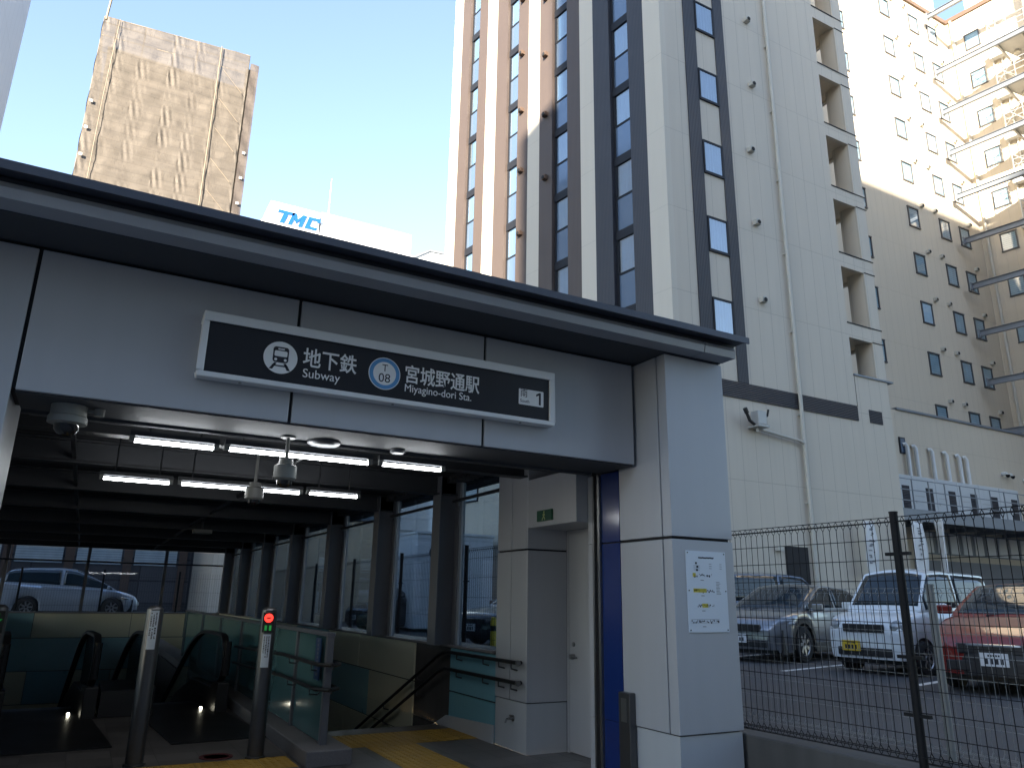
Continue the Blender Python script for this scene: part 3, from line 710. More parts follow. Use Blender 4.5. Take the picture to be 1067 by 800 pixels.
# ================================================================== CARS
PAINT = {}
def paint(name, col, metal=.0, rough=.28):
    if name not in PAINT: PAINT[name] = mat('car paint '+name, col, rough, metal, .02, 3, coat=.8, rv=.02)
    return PAINT[name]
def lerp(tab, x):
    if x <= tab[0][0]: return tab[0][1]
    for (a, u), (b, v) in zip(tab, tab[1:]):
        if x <= b:
            t = (x-a)/(b-a); return u+(v-u)*t
    return tab[-1][1]
def smooth_lerp(tab, x, r=.06): return (lerp(tab,x-r)+2*lerp(tab,x)+lerp(tab,x+r))/4
def car(lab, front, rz, L, W, col, belt, roof, cab, wheels, wr=.31, cat='car', taper=.16, plate='whiteplate', group=None, metal=.3, lamps='round', grille=True, plate_off=0., roofcol=None, light=True, name='parked_car', trim=False, mask=False):
    """x runs from the nose (0) to the tail (-L).  belt: top of the lower body along x; roof: roof height along x;
    cab: (windscreen foot, windscreen head, rear head, rear foot); wheels: (front axle, rear axle)"""
    c = thing(name, lab, cat, (*front, LOTZ[0]), rz, group, local=True); hw = W/2
    body = paint(lab, col, metal)
    N_ = 84; secs = []
    wtab = [(-L,hw*.86),(-L+.12,hw*.95),(-L+.5,hw),(-1.0,hw),(-.45,hw*.975),(-.18,hw*(1-taper*.55)),(-.05,hw*(1-taper)),(0,hw*(1-taper*1.5))]
    def zb(x):
        z = .20 if -L+.15 < x < -.15 else .25
        for wx in wheels:
            d = abs(x-wx)
            if d < wr*1.2: z = max(z, wr+sqrt(max(0,(wr*1.2)**2-d*d))*1.0)
        return z
    xs = sorted(set([0,-.02,-.05,-.09,-.14,-.2,-.28]+[-L+q for q in (0,.02,.05,.1,.16,.25)]+[-L*i/N_ for i in range(1,N_)]), reverse=True)
    m = MB(); vs = []
    NV = 11
    for x in xs:
        b = smooth_lerp(belt, x); w = lerp(wtab, x); z0 = min(zb(x), b-.06)
        incab = cab[3] < x < cab[0]
        side = [(w*.95,z0),(w*.985,z0+(b-z0)*.22),(w,z0+(b-z0)*.5),(w*.992,z0+(b-z0)*.8),(w*.965,b-.035),(w*.93,b-.012)]
        top = [(w*.86,b),(w*.6,b+.012),(w*.3,b+.018),(0,b+.02)]
        if incab: top = [(w*.9,b+.002),(w*.6,b+.002),(w*.3,b+.002),(0,b+.002)]
        ring = side+top
        vs += [(x,-y,z) for y, z in ring]+[(x,y,z) for y, z in reversed(ring[:-1])]
    n = 19
    fs = [(i*n+j,i*n+j+1,(i+1)*n+j+1,(i+1)*n+j) for i in range(len(xs)-1) for j in range(n-1)]
    fs += [tuple(range(n)), tuple((len(xs)-1)*n+j for j in range(n))]
    m.add(vs, fs); B = m.build('body', body, c, smooth=True)
    # underbody and wheel wells
    MB().box(-L+.2,-.2,-hw*.90,hw*.90,.17,.62).build('underbody', M['plastic'], c)
    # cabin shell
    wf, wh, rh, rfoot = cab
    cs = []; NS = 24
    def cabsec(x):
        b = smooth_lerp(belt, x)
        if x > wh: t = (wf-x)/(wf-wh); zt = b+(lerp(roof,wh)-b)*t**.92
        elif x < rh: t = (x-rfoot)/(rh-rfoot); zt = b+(lerp(roof,rh)-b)*max(t,0)**.8
        else: zt = lerp(roof, x)
        w = lerp(wtab, x)*.925; h = max(zt-b,.004); full = lerp(roof,x)-b
        return b, w, h, full
    def shell(x, v):   # v 0..1 from belt to centre line
        b, w, h, full = cabsec(x); tumble = .17*min(h/ max(full,.1),1)
        if v < .55:
            t = v/.55; return (w*(1-tumble*t*.95), b+h*.90*t)
        t = (v-.55)/.45; a = t*pi/2
        yr = w*(1-tumble*.95); return (yr*(1-t)**.9 if t < 1 else 0, b+h*(.90+.10*sin(a)))
    xs2 = [wf+(rfoot-wf)*i/60 for i in range(61)]; vs = []
    vv = [0,.14,.28,.42,.55,.60,.68,.78,.9,1.0]
    for x in xs2:
        r = [shell(x,v) for v in vv]
        vs += [(x,-y,z) for y, z in r]+[(x,y,z) for y, z in reversed(r[:-1])]
    n = 2*len(vv)-1
    m = MB().add(vs, [(i*n+j,i*n+j+1,(i+1)*n+j+1,(i+1)*n+j) for i in range(60) for j in range(n-1)])
    m.build('roof', roofcol or body, c, smooth=True)
    # glazing: panes lying a few millimetres proud of the shell
    def pane(name, fn, nu, nv, off):
        vs = []
        for i in range(nu+1):
            for j in range(nv+1):
                p = fn(i/nu,j/nv); q = fn(min(i/nu+.01,1),j/nv); q0 = fn(max(i/nu-.01,0),j/nv); r = fn(i/nu,min(j/nv+.01,1)); r0 = fn(i/nu,max(j/nv-.01,0))
                nn = (Vector(q)-Vector(q0)).cross(Vector(r)-Vector(r0)); 
                if nn.length > 0: nn.normalize()
                if nn.dot(Vector((off[0],off[1]*p[1],off[2]))) < 0: nn = -nn
                vs.append(Vector(p)+nn*.007)
        g = MB(); g.add(vs, [(i*(nv+1)+j,(i+1)*(nv+1)+j,(i+1)*(nv+1)+j+1,i*(nv+1)+j+1) for i in range(nu) for j in range(nv)])
        return g.build(name, M['carglass'], c, smooth=True, solid=.004)
    def front_pt(u, v):
        x = wf-.06*(1) + (wh+.04-(wf-.06))*v; b, w, h, full = cabsec(x); y = (u*2-1)*w*(.90-.13*v); return (x, y, surf_z(x,y))
    def surf_z(x, y):
        y = abs(y); lo, hi = 0., 1.
        for _ in range(22):
            mid = (lo+hi)/2
            if shell(x,mid)[0] > y: lo = mid
            else: hi = mid
        return shell(x,lo)[1]
    pane('windscreen', front_pt, 10, 8, (1,0,1))
    def rear_pt(u, v):
        x = rfoot+.05+(rh-.03-(rfoot+.05))*v; b, w, h, full = cabsec(x); y = (u*2-1)*w*(.86-.12*v); return (x, y, surf_z(x,y))
    pane('rear_window', rear_pt, 8, 6, (-1,0,1))
    for s in (-1,1):
        segs = [(wf-.16,wf+(rfoot-wf)*.46),(wf+(rfoot-wf)*.485,rfoot+.22)]
        for a, b_ in segs:
            def side_pt(u, v, a=a, b_=b_):
                x = a+(b_-a)*u; b, w, h, full = cabsec(x)
                top = .50 if h > .12 else .3
                y, z = shell(x, .06+top*.93*v); return (x, s*y, z)
            pane('side_window', side_pt, 12, 5, (0,1,0))
        # mirror, door seam, handle
        mx = wf-.30; b, w, h, full = cabsec(mx)
        MB().obox((mx,s*(w+.17),b+.07),(.05,0,0),(0,.10,0),(0,0,.065)).obox((mx,s*(w+.06),b+.03),(.03,0,0),(0,.06,0),(0,0,.02)).build('mirror', body, c, bev=.025)
        for dx in (.46,.80):
            x = wf+(rfoot-wf)*dx; MB().obox((x+.12,s*(hw*1.0),lerp(belt,x)-.13),(.08,0,0),(0,.012,0),(0,0,.014)).build('door_handle', body, c)
        for i, wx in enumerate(wheels):
            y = s*(hw-.10); ax = (0,s,0)
            wl = MB().lathe([(wr*.62,-.09),(wr*.97,-.09),(wr,-.06),(wr,.06),(wr*.97,.085),(wr*.64,.095),(wr*.62,.07)],(wx,y,wr),ax,32).build('wheel', M['tyre'], c, smooth=True)
            rm = MB().lathe([(.0001,.06),(wr*.16,.075),(wr*.2,.06)],(wx,y,wr),ax,24).lathe([(wr*.56,.055),(wr*.64,.09),(wr*.64,-.05)],(wx,y,wr),ax,32)
            for k in range(7):
                a = 2*pi*k/7; dx, dz = cos(a), sin(a)
                rm.bar((wx+dx*wr*.15,y+s*.06,wr+dz*wr*.15),(wx+dx*wr*.6,y+s*.07,wr+dz*wr*.6),.02,wr*.17,(-dz,0,dx))
            rm.lathe([(.0001,.0),(wr*.62,.0)],(wx,y,wr),ax,24)
            rm.build('rim', M['rim'], wl, smooth=False)
        # lamps
        zf = smooth_lerp(belt,-.22)
        def nose_w(x): return lerp(wtab,x)
        if lamps == 'round':
            z = zf-.17; yy = s*(nose_w(-.12)-.11)
            MB().lathe([(.0001,.05),(.07,.045),(.115,.02),(.13,-.08)],(-.08,yy,z),(.9,s*.35,.15),20).build('headlight', M['headlamp'], c, smooth=True)
        else:
            z = zf-.10
            pts = []
            vs = []
            for i in range(7):
                u = i/6; x = -.09-.55*u; w0 = nose_w(x); y = s*(w0*(.62+.40*min(u*1.7,1)))
                zz = z-.05+.07*u
                vs += [(x+.035,y+s*.004,zz-.055*(1-u*.5)),(x+.0,y,zz+.055*(1-u*.4))]
            g = MB().add(vs, [(2*i,2*i+2,2*i+3,2*i+1) for i in range(6)])
            g.build('headlight', M['headlamp'], c, smooth=True, solid=.03)
        MB().obox((-L+.03,s*(hw*.86-.06),smooth_lerp(belt,-L+.3)-.16),(.02,0,0),(0,.07,0),(0,0,.14)).build('tail_light', M['redlens'], c, bev=.015)
    if trim:
        for s in (-1,1):
            for wx in wheels:
                vs = []; n = 18
                for i in range(n+1):
                    a = radians(-12+204*i/n)
                    for r in (wr*1.17,wr*1.42): vs.append((wx+r*cos(a), s*(lerp(wtab,wx+r*cos(a))*.985+.012), max(.2,wr+r*sin(a))))
                MB().add(vs, [(2*i,2*i+2,2*i+3,2*i+1) for i in range(n)]).build('arch_trim', M['plastic'], c, solid=.02)
            MB().box(-L+1.2,-1.4,s*hw*.985-.012,s*hw*.985+.02,.20,.38).build('sill_trim', M['plastic'], c, bev=.01)
    if mask:
        m_ = MB(); n = 12; vs = []
        for i in range(n+1):
            y = (i/n*2-1)*hw*.72; x = .03-.16*(abs(i/n*2-1))**3
            for z in (.24,.45,.60): vs.append((x+(.01 if z < .5 else -.02), y, z))
        m_.add(vs, [(3*i+q,3*i+3+q,3*i+4+q,3*i+1+q) for i in range(n) for q in (0,1)]).build('lower_mask', M['plastic'], c, solid=.02)
        MB().tube([(.03-.16*(abs(i/6-1))**3, (i/6-1)*hw*.70, .625) for i in range(13)],.018,6).build('trim_strip', M['headlamp'], c)
    zf = smooth_lerp(belt,-.22)
    if grille: MB().obox((-.005,0,zf-.19),(.028,0,0),(0,hw*.50,0),(0,0,.065)).build('grille', M['plastic'], c, bev=.012)
    MB().obox((.0,0,.36),(.03,0,0),(0,hw*.66,0),(0,0,.065)).build('bumper_intake', M['plastic'], c, bev=.015)
    pm = M['yellowplate'] if plate == 'yellowplate' else M['white']
    pl_ = MB().obox((.045,plate_off,.45),(.008,0,0),(0,.165,0),(0,0,.083)).build('number_plate', pm, c)
    dg_ = MB(); r_ = random.Random(len(lab))
    for i in range(4): dg_.obox((.0545,plate_off-.09+i*.06,.43),(.001,0,0),(0,.018,0),(0,0,.035))
    for i in range(5): dg_.obox((.0545,plate_off-.06+i*.03,.50),(.001,0,0),(0,.010,0),(0,0,.012))
    dg_.build('plate_marks', M['ink'], pl_)
    MB().tube([(wf-.02,-.35,smooth_lerp(belt,wf)+.02),(wf-.10,.0,smooth_lerp(belt,wf)+.07),(wf-.12,.30,smooth_lerp(belt,wf)+.08)],.010,6).build('wiper', M['plastic'], c)
    return c
LOTZ = [.5]
A = radians(194.6); fwd = Vector((cos(A),sin(A),0)); lft = Vector((-fwd.y,fwd.x,0))   # lft = +y of the car
def nose(axle_mid, ahead): p = Vector((*axle_mid,0))+fwd*ahead; return (p.x,p.y)
# boxy kei wagon
car('white boxy mini wagon with a yellow number plate behind the black fence post', nose((12.30,9.0),.60), A-radians(9.5), 3.45, 1.475, (.72,.74,.74),
    [(-3.4,.95),(-3.3,1.0),(-1.0,1.03),(-.72,1.02),(-.35,.97),(-.12,.90),(-.03,.78),(0,.60)],
    [(-3.4,1.70),(-3.1,1.75),(-1.6,1.77),(-1.25,1.74)], (-.66,-1.16,-3.2,-3.38), (-.62,-3.02), .275, 'car', .10, 'yellowplate', metal=0, plate_off=-.22)
SUVC = (.22,.235,.265)
car('silver grey crossover with black lower trim left of the white mini wagon', nose((12.55,11.85),.95), A, 4.4, 1.8, SUVC,
    [(-4.4,.95),(-4.2,1.02),(-2.5,1.0),(-1.3,.99),(-.7,.95),(-.25,.86),(-.08,.76),(0,.58)],
    [(-4.3,1.40),(-3.6,1.48),(-2.6,1.55),(-1.95,1.53)], (-1.08,-2.15,-3.5,-4.25), (-.95,-3.6), .345, 'car', .22, metal=.7, lamps='slant', trim=True)
car('dark blue tall minivan parked along the beige hotel wall behind the silver crossover', (18.7,15.2), 0, 4.7, 1.75, (.02,.035,.08),
    [(-4.7,1.0),(-4.5,1.1),(-2.3,1.1),(-1.1,1.05),(-.6,.98),(-.2,.88),(-.06,.72),(0,.55)],
    [(-4.65,1.86),(-3.9,1.92),(-2.2,1.93),(-1.9,1.90)], (-.9,-1.75,-4.4,-4.65), (-.85,-3.7), .31, 'car', .18, metal=.5, lamps='slant')
car('deep red hatchback with black lower nose and white number plate at the right edge', nose((11.42,6.28),.85), A, 4.5, 1.76, (.20,.010,.007),
    [(-4.5,.95),(-4.3,1.06),(-3.0,1.02),(-1.4,1.0),(-.9,.95),(-.4,.84),(-.12,.73),(-.03,.66),(0,.55)],
    [(-4.4,1.25),(-3.4,1.42),(-2.6,1.49),(-2.0,1.47)], (-1.15,-2.1,-3.4,-4.4), (-.9,-3.6), .31, 'car', .26, metal=.0, lamps='slant', mask=True)
car('white wagon with dark glass parked in the row behind the mini wagon', (24.6,11.2), A+pi, 4.3, 1.7, (.60,.60,.60),
    [(-4.3,.95),(-4.1,1.0),(-2.3,1.02),(-1.1,1.0),(-.6,.95),(-.2,.86),(-.06,.72),(0,.55)],
    [(-4.25,1.55),(-3.6,1.62),(-2.2,1.64),(-1.6,1.60)], (-.85,-1.55,-4.0,-4.25), (-.85,-3.5), .31, 'car', .18, metal=0, lamps='slant')
car('dark saloon beyond the station window next to the service block', (8.4,17.2), A, 4.5, 1.72, (.02,.022,.03),
    [(-4.5,.92),(-3.6,.98),(-2.3,.96),(-1.3,.95),(-.6,.88),(-.2,.78),(-.06,.68),(0,.52)],
    [(-3.6,1.40),(-2.8,1.45),(-2.2,1.44)], (-1.25,-2.0,-3.0,-3.8), (-.9,-3.6), .31, 'car', .2, metal=.3, lamps='slant')
car('black car seen through the middle of the station side windows', (8.3,26.2), A, 4.4, 1.75, (.03,.034,.045),
    [(-4.4,.95),(-4.1,1.0),(-2.4,.98),(-1.2,.97),(-.6,.9),(-.2,.8),(-.06,.7),(0,.52)],
    [(-4.2,1.42),(-3.4,1.5),(-2.4,1.53),(-1.8,1.5)], (-1.05,-1.9,-3.5,-4.2), (-.9,-3.5), .31, 'car', .2, metal=.3, lamps='slant')
LOTZ[0] = .75
car('silver minivan on the road seen through the end window of the hall', (1.95,34.0), 0, 4.78, 1.78, (.42,.47,.54),
    [(-4.78,1.10),(-4.5,1.16),(-2.6,1.05),(-1.3,1.0),(-.8,.95),(-.3,.82),(-.08,.70),(0,.52)],
    [(-4.7,1.60),(-3.8,1.72),(-2.7,1.75),(-2.2,1.70)], (-.80,-2.25,-4.3,-4.72), (-.9,-3.65), .33, 'minivan', .22, metal=.5, lamps='slant', name='minivan')
LOTZ[0] = .5

# ================================================================== HOTEL TOWER
HC = Vector((14.918,16.852,0)); DL = Vector((-.158,.987,0)).normalized(); NL = Vector((-DL.y,DL.x,0))   # NL points out of the left face
ZT = 46.0
HT = thing('hotel_tower', 'tall hotel with cream cladding, dark vertical strips and window columns behind the station', 'hotel', (14.918,16.852,.5))
def lf(s, out, z): return HC + DL*s + NL*out + Vector((0,0,z))
H = lambda mb, n, m, par=HT, **k: mb.build(n, M[m], par, **k)
b0 = HC - NL*.24; bF = b0 + DL*13.55
H(MB().prism([(b0.x,HC.y,.4),(23.3,HC.y,.4),(23.3,30,.4),(bF.x,30.2,.4)], (0,0,ZT-.4)), 'wall', 'clad')
STR = [(0,.78,'c'),(.78,1.54,'n'),(2.5,3.36,'n'),(3.36,4.12,'c'),(4.12,4.87,'n'),(5.8,6.6,'n'),(6.6,7.37,'c'),(7.37,8.1,'n'),(8.95,9.75,'n'),(9.75,10.55,'c'),(10.55,11.25,'n'),(12.1,12.8,'n'),(12.8,13.57,'c')]
for a, b, k in STR:
    z_ = 8.47
    H(MB().prism([lf(a,0,z_),lf(b,0,z_),lf(b,-.235,z_),lf(a,-.235,z_)] if a else [lf(0,0,z_),lf(.78,0,z_),lf(.78,-.235,z_),(b0.x,HC.y,z_)], (0,0,ZT-z_)), 'cladding_strip', 'cladsmooth' if k == 'c' else ('navy_shaded' if a < 3 else 'navy'))
H(MB().prism([lf(0,0,.45),lf(13.57,0,.45),lf(13.57,-.235,.45),(b0.x,HC.y,.45)], (0,0,7.45)), 'lower_wall', 'clad')
H(MB().prism([lf(0.01,0.012,7.91),lf(13.57,0.012,7.91),lf(13.57,-.235,7.91),(b0.x,HC.y,7.91)], (0,0,.55)), 'louvre_band', 'louvre')
WC = [(1.54,2.5),(4.87,5.8),(8.1,8.95),(11.25,12.1)]
def left_window(a, b, zt):
    m = MB(); i = -.18
    for z0, z1, o in ((zt,zt+.34,-.13),(zt-1.35,zt-1.27,i+.02)):
        m.prism([lf(a,o,z0),lf(b,o,z0),lf(b,-.236,z0),lf(a,-.236,z0)], (0,0,z1-z0))
    m.prism([lf(b-.09,i+.02,zt-2.61),lf(b,i+.02,zt-2.61),lf(b,-.236,zt-2.61),lf(b-.09,-.236,zt-2.61)], (0,0,2.61))
    m.prism([lf(a,i+.02,zt-2.61),lf(a+.045,i+.02,zt-2.61),lf(a+.045,-.236,zt-2.61),lf(a,-.236,zt-2.61)], (0,0,2.61))
    w = H(m, 'window', 'frame')
    def q(z0,z1,o): return MB().add([lf(a+.045,o,z0),lf(b-.09,o,z0),lf(b-.09,o,z1),lf(a+.045,o,z1)],[(0,1,2,3)])
    H(q(zt-1.27,zt,i), 'pane', 'winglass', w)
    H(q(zt-2.61,zt-1.35,i), 'spandrel', 'spandrel', w)
    cu = MB(); r_ = random.Random(int(a*100+zt*7)); f = r_.choice((1,1,.72,.9,.8))
    n = 26
    cu.grid(lambda u,v: lf(a+.06+(b-a-.16)*u*f, -.215+.012*sin(u*f*40), zt-1.26+1.2*v), n, 1)
    H(cu, 'curtain', 'curtain', w)
for a, b in WC:
    for k in range(-3,8): left_window(a, b, 19.71+2.95*k)
hd = MB()
def hood(m, c, n, s=.11):
    c, n = Vector(c), Vector(n); t = Vector((-n.y,n.x,0))
    m.prism([c-t*s+Vector((0,0,-s)), c-t*s+Vector((0,0,s*.6)), c+t*0+Vector((0,0,s)), c+t*s+Vector((0,0,s*.6)), c+t*s+Vector((0,0,-s))], n*s*1.5)
def hoods(pts, n, parent, m):
    for p in pts:
        b = MB(); hood(b, p, n); o = b.build('vent_hood', M[m], parent)
        d = MB().cyl(Vector(p)+Vector(n)*.19+Vector((0,0,-.04)), Vector(p)+Vector(n)*.20+Vector((0,0,-.04)), .08, n=10); d.build('opening', M['core'], o)
hoods([lf(7.75,0,z) for z in [19.1+2.95*k for k in range(-1,6)]], NL, HT, 'brown')
hoods([lf(6.15,0,z) for z in [18.0+2.95*k for k in range(0,6)]], NL, HT, 'brown')
# right face
Y = HC.y
for a, b in ((16.02,16.58),(17.52,17.98)): H(MB().box(a,b,Y-.035,Y-.002,8.47,ZT), 'cladding_strip', 'navy_shaded')
H(MB().box(15.05,23.28,Y-.04,Y-.002,7.92,8.46), 'louvre_band', 'louvre')
for k in range(-1,11):
    zt = 14.10+2.95*k; x0, x1, z0 = 16.62, 17.5, zt-1.14
    fr = MB().box(x0-.03,x1+.015,Y-.06,Y-.002,zt,zt+.07).box(x0-.03,x1+.015,Y-.06,Y-.002,z0-.09,z0).box(x0-.03,x0+.03,Y-.06,Y-.002,z0,zt).box(x1-.06,x1+.015,Y-.06,Y-.002,z0,zt)
    w = H(fr, 'window', 'frame')
    H(MB().add([(x0,Y-.04,z0),(x1,Y-.04,z0),(x1,Y-.04,zt),(x0,Y-.04,zt)],[(0,1,2,3)]), 'pane', 'winglass', w)
    H(MB().grid(lambda u,v: (x0+.03+(x1-x0-.09)*u, Y-.018+.008*sin(u*38), z0+(zt-z0)*v), 26, 1), 'curtain', 'curtain', w)
hoods([(19.25 if z > 18 else 18.9, Y, z) for z in [11.6+2.93*k for k in range(0,8)]], (0,-1,0), HT, 'pipe')
dp = MB().cyl((20.25,Y-.11,.5),(20.25,Y-.11,ZT),.065,n=12)
for k in range(15): dp.box(20.16,20.34,Y-.13,Y,1.8+2.95*k,1.84+2.95*k)
dp.tube([(20.25,Y-.11,6.72),(20.0,Y-.13,6.80),(18.25,Y-.13,6.96),(18.05,Y-.13,7.0),(17.98,Y-.13,7.1)],.05)
H(dp, 'drain_pipe', 'pipe', smooth=True)
H(MB().box(19.03,20.05,Y-.03,Y-.002,.5,3.36), 'service_door', 'core')
H(MB().box(18.6,18.85,Y-.14,Y-.002,3.2,3.34), 'door_lamp', 'pipe')
# open stair bay at the right end
H(MB().box(23.3,25.2,Y,Y+.16,.45,9.62).box(25.04,25.2,Y+.16,21.8,.45,9.62), 'bay_wall', 'clad')
H(MB().box(23.30,25.5,Y-.05,Y+.2,9.62,9.68), 'bay_ledge', 'bluesteel')
H(MB().box(23.93,24.64,Y-.02,Y-.002,7.93,8.41), 'louvre', 'louvre')
H(MB().box(23.325,23.345,Y-.006,Y-.001,8.46,9.62), 'panel_joint', 'core')
H(MB().box(24.62,25.2,Y,Y+.75,9.68,ZT), 'corner_column', 'clad')
for k in range(0,12):
    z = 11.09+2.85*k
    s = H(MB().box(23.3,24.62,Y+.005,Y+.16,z,z+.56).box(25.04,25.195,Y+.76,20.0,z,z+.56).box(23.3,25.03,Y+1.9,Y+2.05,z-.75,z+.4), 'floor_band', 'clad')
    H(MB().box(23.28,24.63,Y-.02,Y+.18,z+.56,z+.60).box(24.63,25.26,Y-.02,Y-.001,z+.565,z+.60).box(24.62,25.26,Y-.02,Y-.001,z,z+.03), 'band_cap', 'frame', s)
    H(MB().box(23.3,25.03,Y+.165,20.0,z+.1,z+.25), 'landing', 'clad2', s)
    H(MB().cyl((23.9,Y+1.0,z+.1),(23.9,Y+1.0,z+.02),.1,n=12), 'ceiling_light', 'pipe', s)
H(MB().prism([(bF.x-.3,30.4,ZT),(b0.x-.4,Y-.1,ZT),(25.3,Y-.1,ZT),(25.3,30.4,ZT)], (0,0,.5)), 'roof', 'clad')
# lower windows and a cabinet on the left face, seen through the station glass
for s0, s1, z0, z1 in ((10.25,11.35,5.35,6.55),(3.0,4.2,5.35,6.55)):
    w = H(MB().prism([lf(s0,.04,z0),lf(s1,.04,z0),lf(s1,.003,z0),lf(s0,.003,z0)],(0,0,z1-z0)), 'lower_window', 'frame')
    H(MB().prism([lf(s0+.06,.05,z0+.06),lf(s1-.06,.05,z0+.06),lf(s1-.06,.041,z0+.06),lf(s0+.06,.041,z0+.06)],(0,0,z1-z0-.12)), 'pane', 'curtain2', w)
fl = thing('wall_floodlight', 'square floodlight on a bracket with black arms on the beige hotel wall', 'floodlight', (18.1,Y-.3,7.2))
MB().box(17.86,18.24,Y-.42,Y-.12,7.06,7.50).build('housing', M['galv'], fl, bev=.02)
MB().box(17.82,18.3,Y-.46,Y-.004,6.98,7.04).cyl((18.02,Y-.2,6.98),(18.02,Y-.2,6.85),.05).build('bracket', M['galv'], fl)
MB().tube([(17.86,Y-.25,7.05),(17.6,Y-.3,7.15),(17.42,Y-.34,7.42)],.05).build('spot_arm', M['plastic'], fl); MB().tube([(18.24,Y-.25,7.3),(18.4,Y-.3,7.4),(18.42,Y-.34,7.6)],.035).build('spot_arm', M['plastic'], fl)
MB().cyl((17.46,Y-.34,7.36),(17.36,Y-.36,7.50),.07).build('spot_head', M['plastic'], fl)

# ================================================================== ANNEX WING
AN = thing('annex_wing', 'warm beige hotel wing with small square windows, its upper half in sunlight', 'building', (34,21.8,.5))
AQ = lambda mb, n, m, par=AN, **k: mb.build(n, M[m], par, **k)
CX = 43.2; WY = 21.8; AZ = 37.5
c3 = Vector((CX,WY,0)); E3 = -DL          # wing face running back towards the viewer
f1 = c3+E3*16
AQ(MB().prism([(23.31,WY,.4),(CX,WY,.4),(f1.x,f1.y,.4),(f1.x+12,f1.y,.4),(CX+14,WY+12,.4),(23.31,WY+12,.4)], (0,0,AZ-.4)), 'wall', 'clad2')
AQ(MB().prism([(23.31,WY-.12,AZ),(CX-.1,WY-.12,AZ),(f1.x-.12,f1.y,AZ),(f1.x+12.1,f1.y,AZ),(CX+14,WY+12,AZ),(23.31,WY+12,AZ)], (0,0,.28)), 'coping', 'brown')
def awin(c, t, n, w, h, kind):
    c, t, n = Vector(c), Vector(t), Vector(n); Z = Vector((0,0,1)); m = MB()
    for sx in (-1,1): m.obox(c+t*(sx*(w/2-.03))+n*.03, t*.03, n*.03, Z*(h/2))
    for sz in (-1,1): m.obox(c+Z*(sz*(h/2-.03))+n*.035, t*(w/2+.02), n*.035, Z*.035)
    o = AQ(m, 'window', 'frame2')
    def q(off, ww, hh): 
        p = c+n*off; return MB().add([p-t*ww-Z*hh,p+t*ww-Z*hh,p+t*ww+Z*hh,p-t*ww+Z*hh],[(0,1,2,3)])
    AQ(q(.025,w/2-.05,h/2-.06), 'pane', 'annexglass', o)
    AQ(q(.010,w/2-.05,h/2-.06), 'blind', 'curtain2' if kind else 'curtain', o)
rs = random.Random(11); hp = []
for col, x in enumerate((36.75,39.58,41.45)):
    for k in range(-1,9):
        z = 13.6+2.8*k
        awin((x-(.012*(5-k)),WY,z), (1,0,0), (0,-1,0), .92, 1.22, rs.random() < .85)
        if k > -2: hp.append((x+(.78,-.85,.52)[col],WY,z+.95))
for k in range(0,9): awin((32.45,WY,13.6+2.8*k), (1,0,0), (0,-1,0), .6, 1.2, True)
for k in range(-1,9):
    c = c3+E3*1.35; awin((c.x,c.y,13.5+2.75*k), tuple(E3), tuple(NL), .85, 1.15, True)
hoods(hp, (0,-1,0), AN, 'pipe')
p = c3+E3*.35+NL*.12; pd = MB().cyl((p.x,p.y,9),(p.x,p.y,AZ),.075,n=12)
for k in range(10): pd.cyl((p.x,p.y,10+2.85*k),(p.x,p.y,10.06+2.85*k),.095,n=12)
AQ(pd, 'drain_pipe', 'pipe', smooth=True)
# podium in front of the wing
AQ(MB().box(25.21,60,19.98,WY-.002,.45,9.93), 'podium_wall', 'clad2')
AQ(MB().box(30.2,60,19.9,WY-.002,9.935,10.03), 'podium_coping', 'bluesteel')
w = AQ(MB().box(30.15,30.55,19.93,19.975,7.98,8.70), 'podium_window', 'frame'); AQ(MB().box(30.2,30.5,19.92,19.93,8.03,8.65), 'pane', 'spandrel', w)
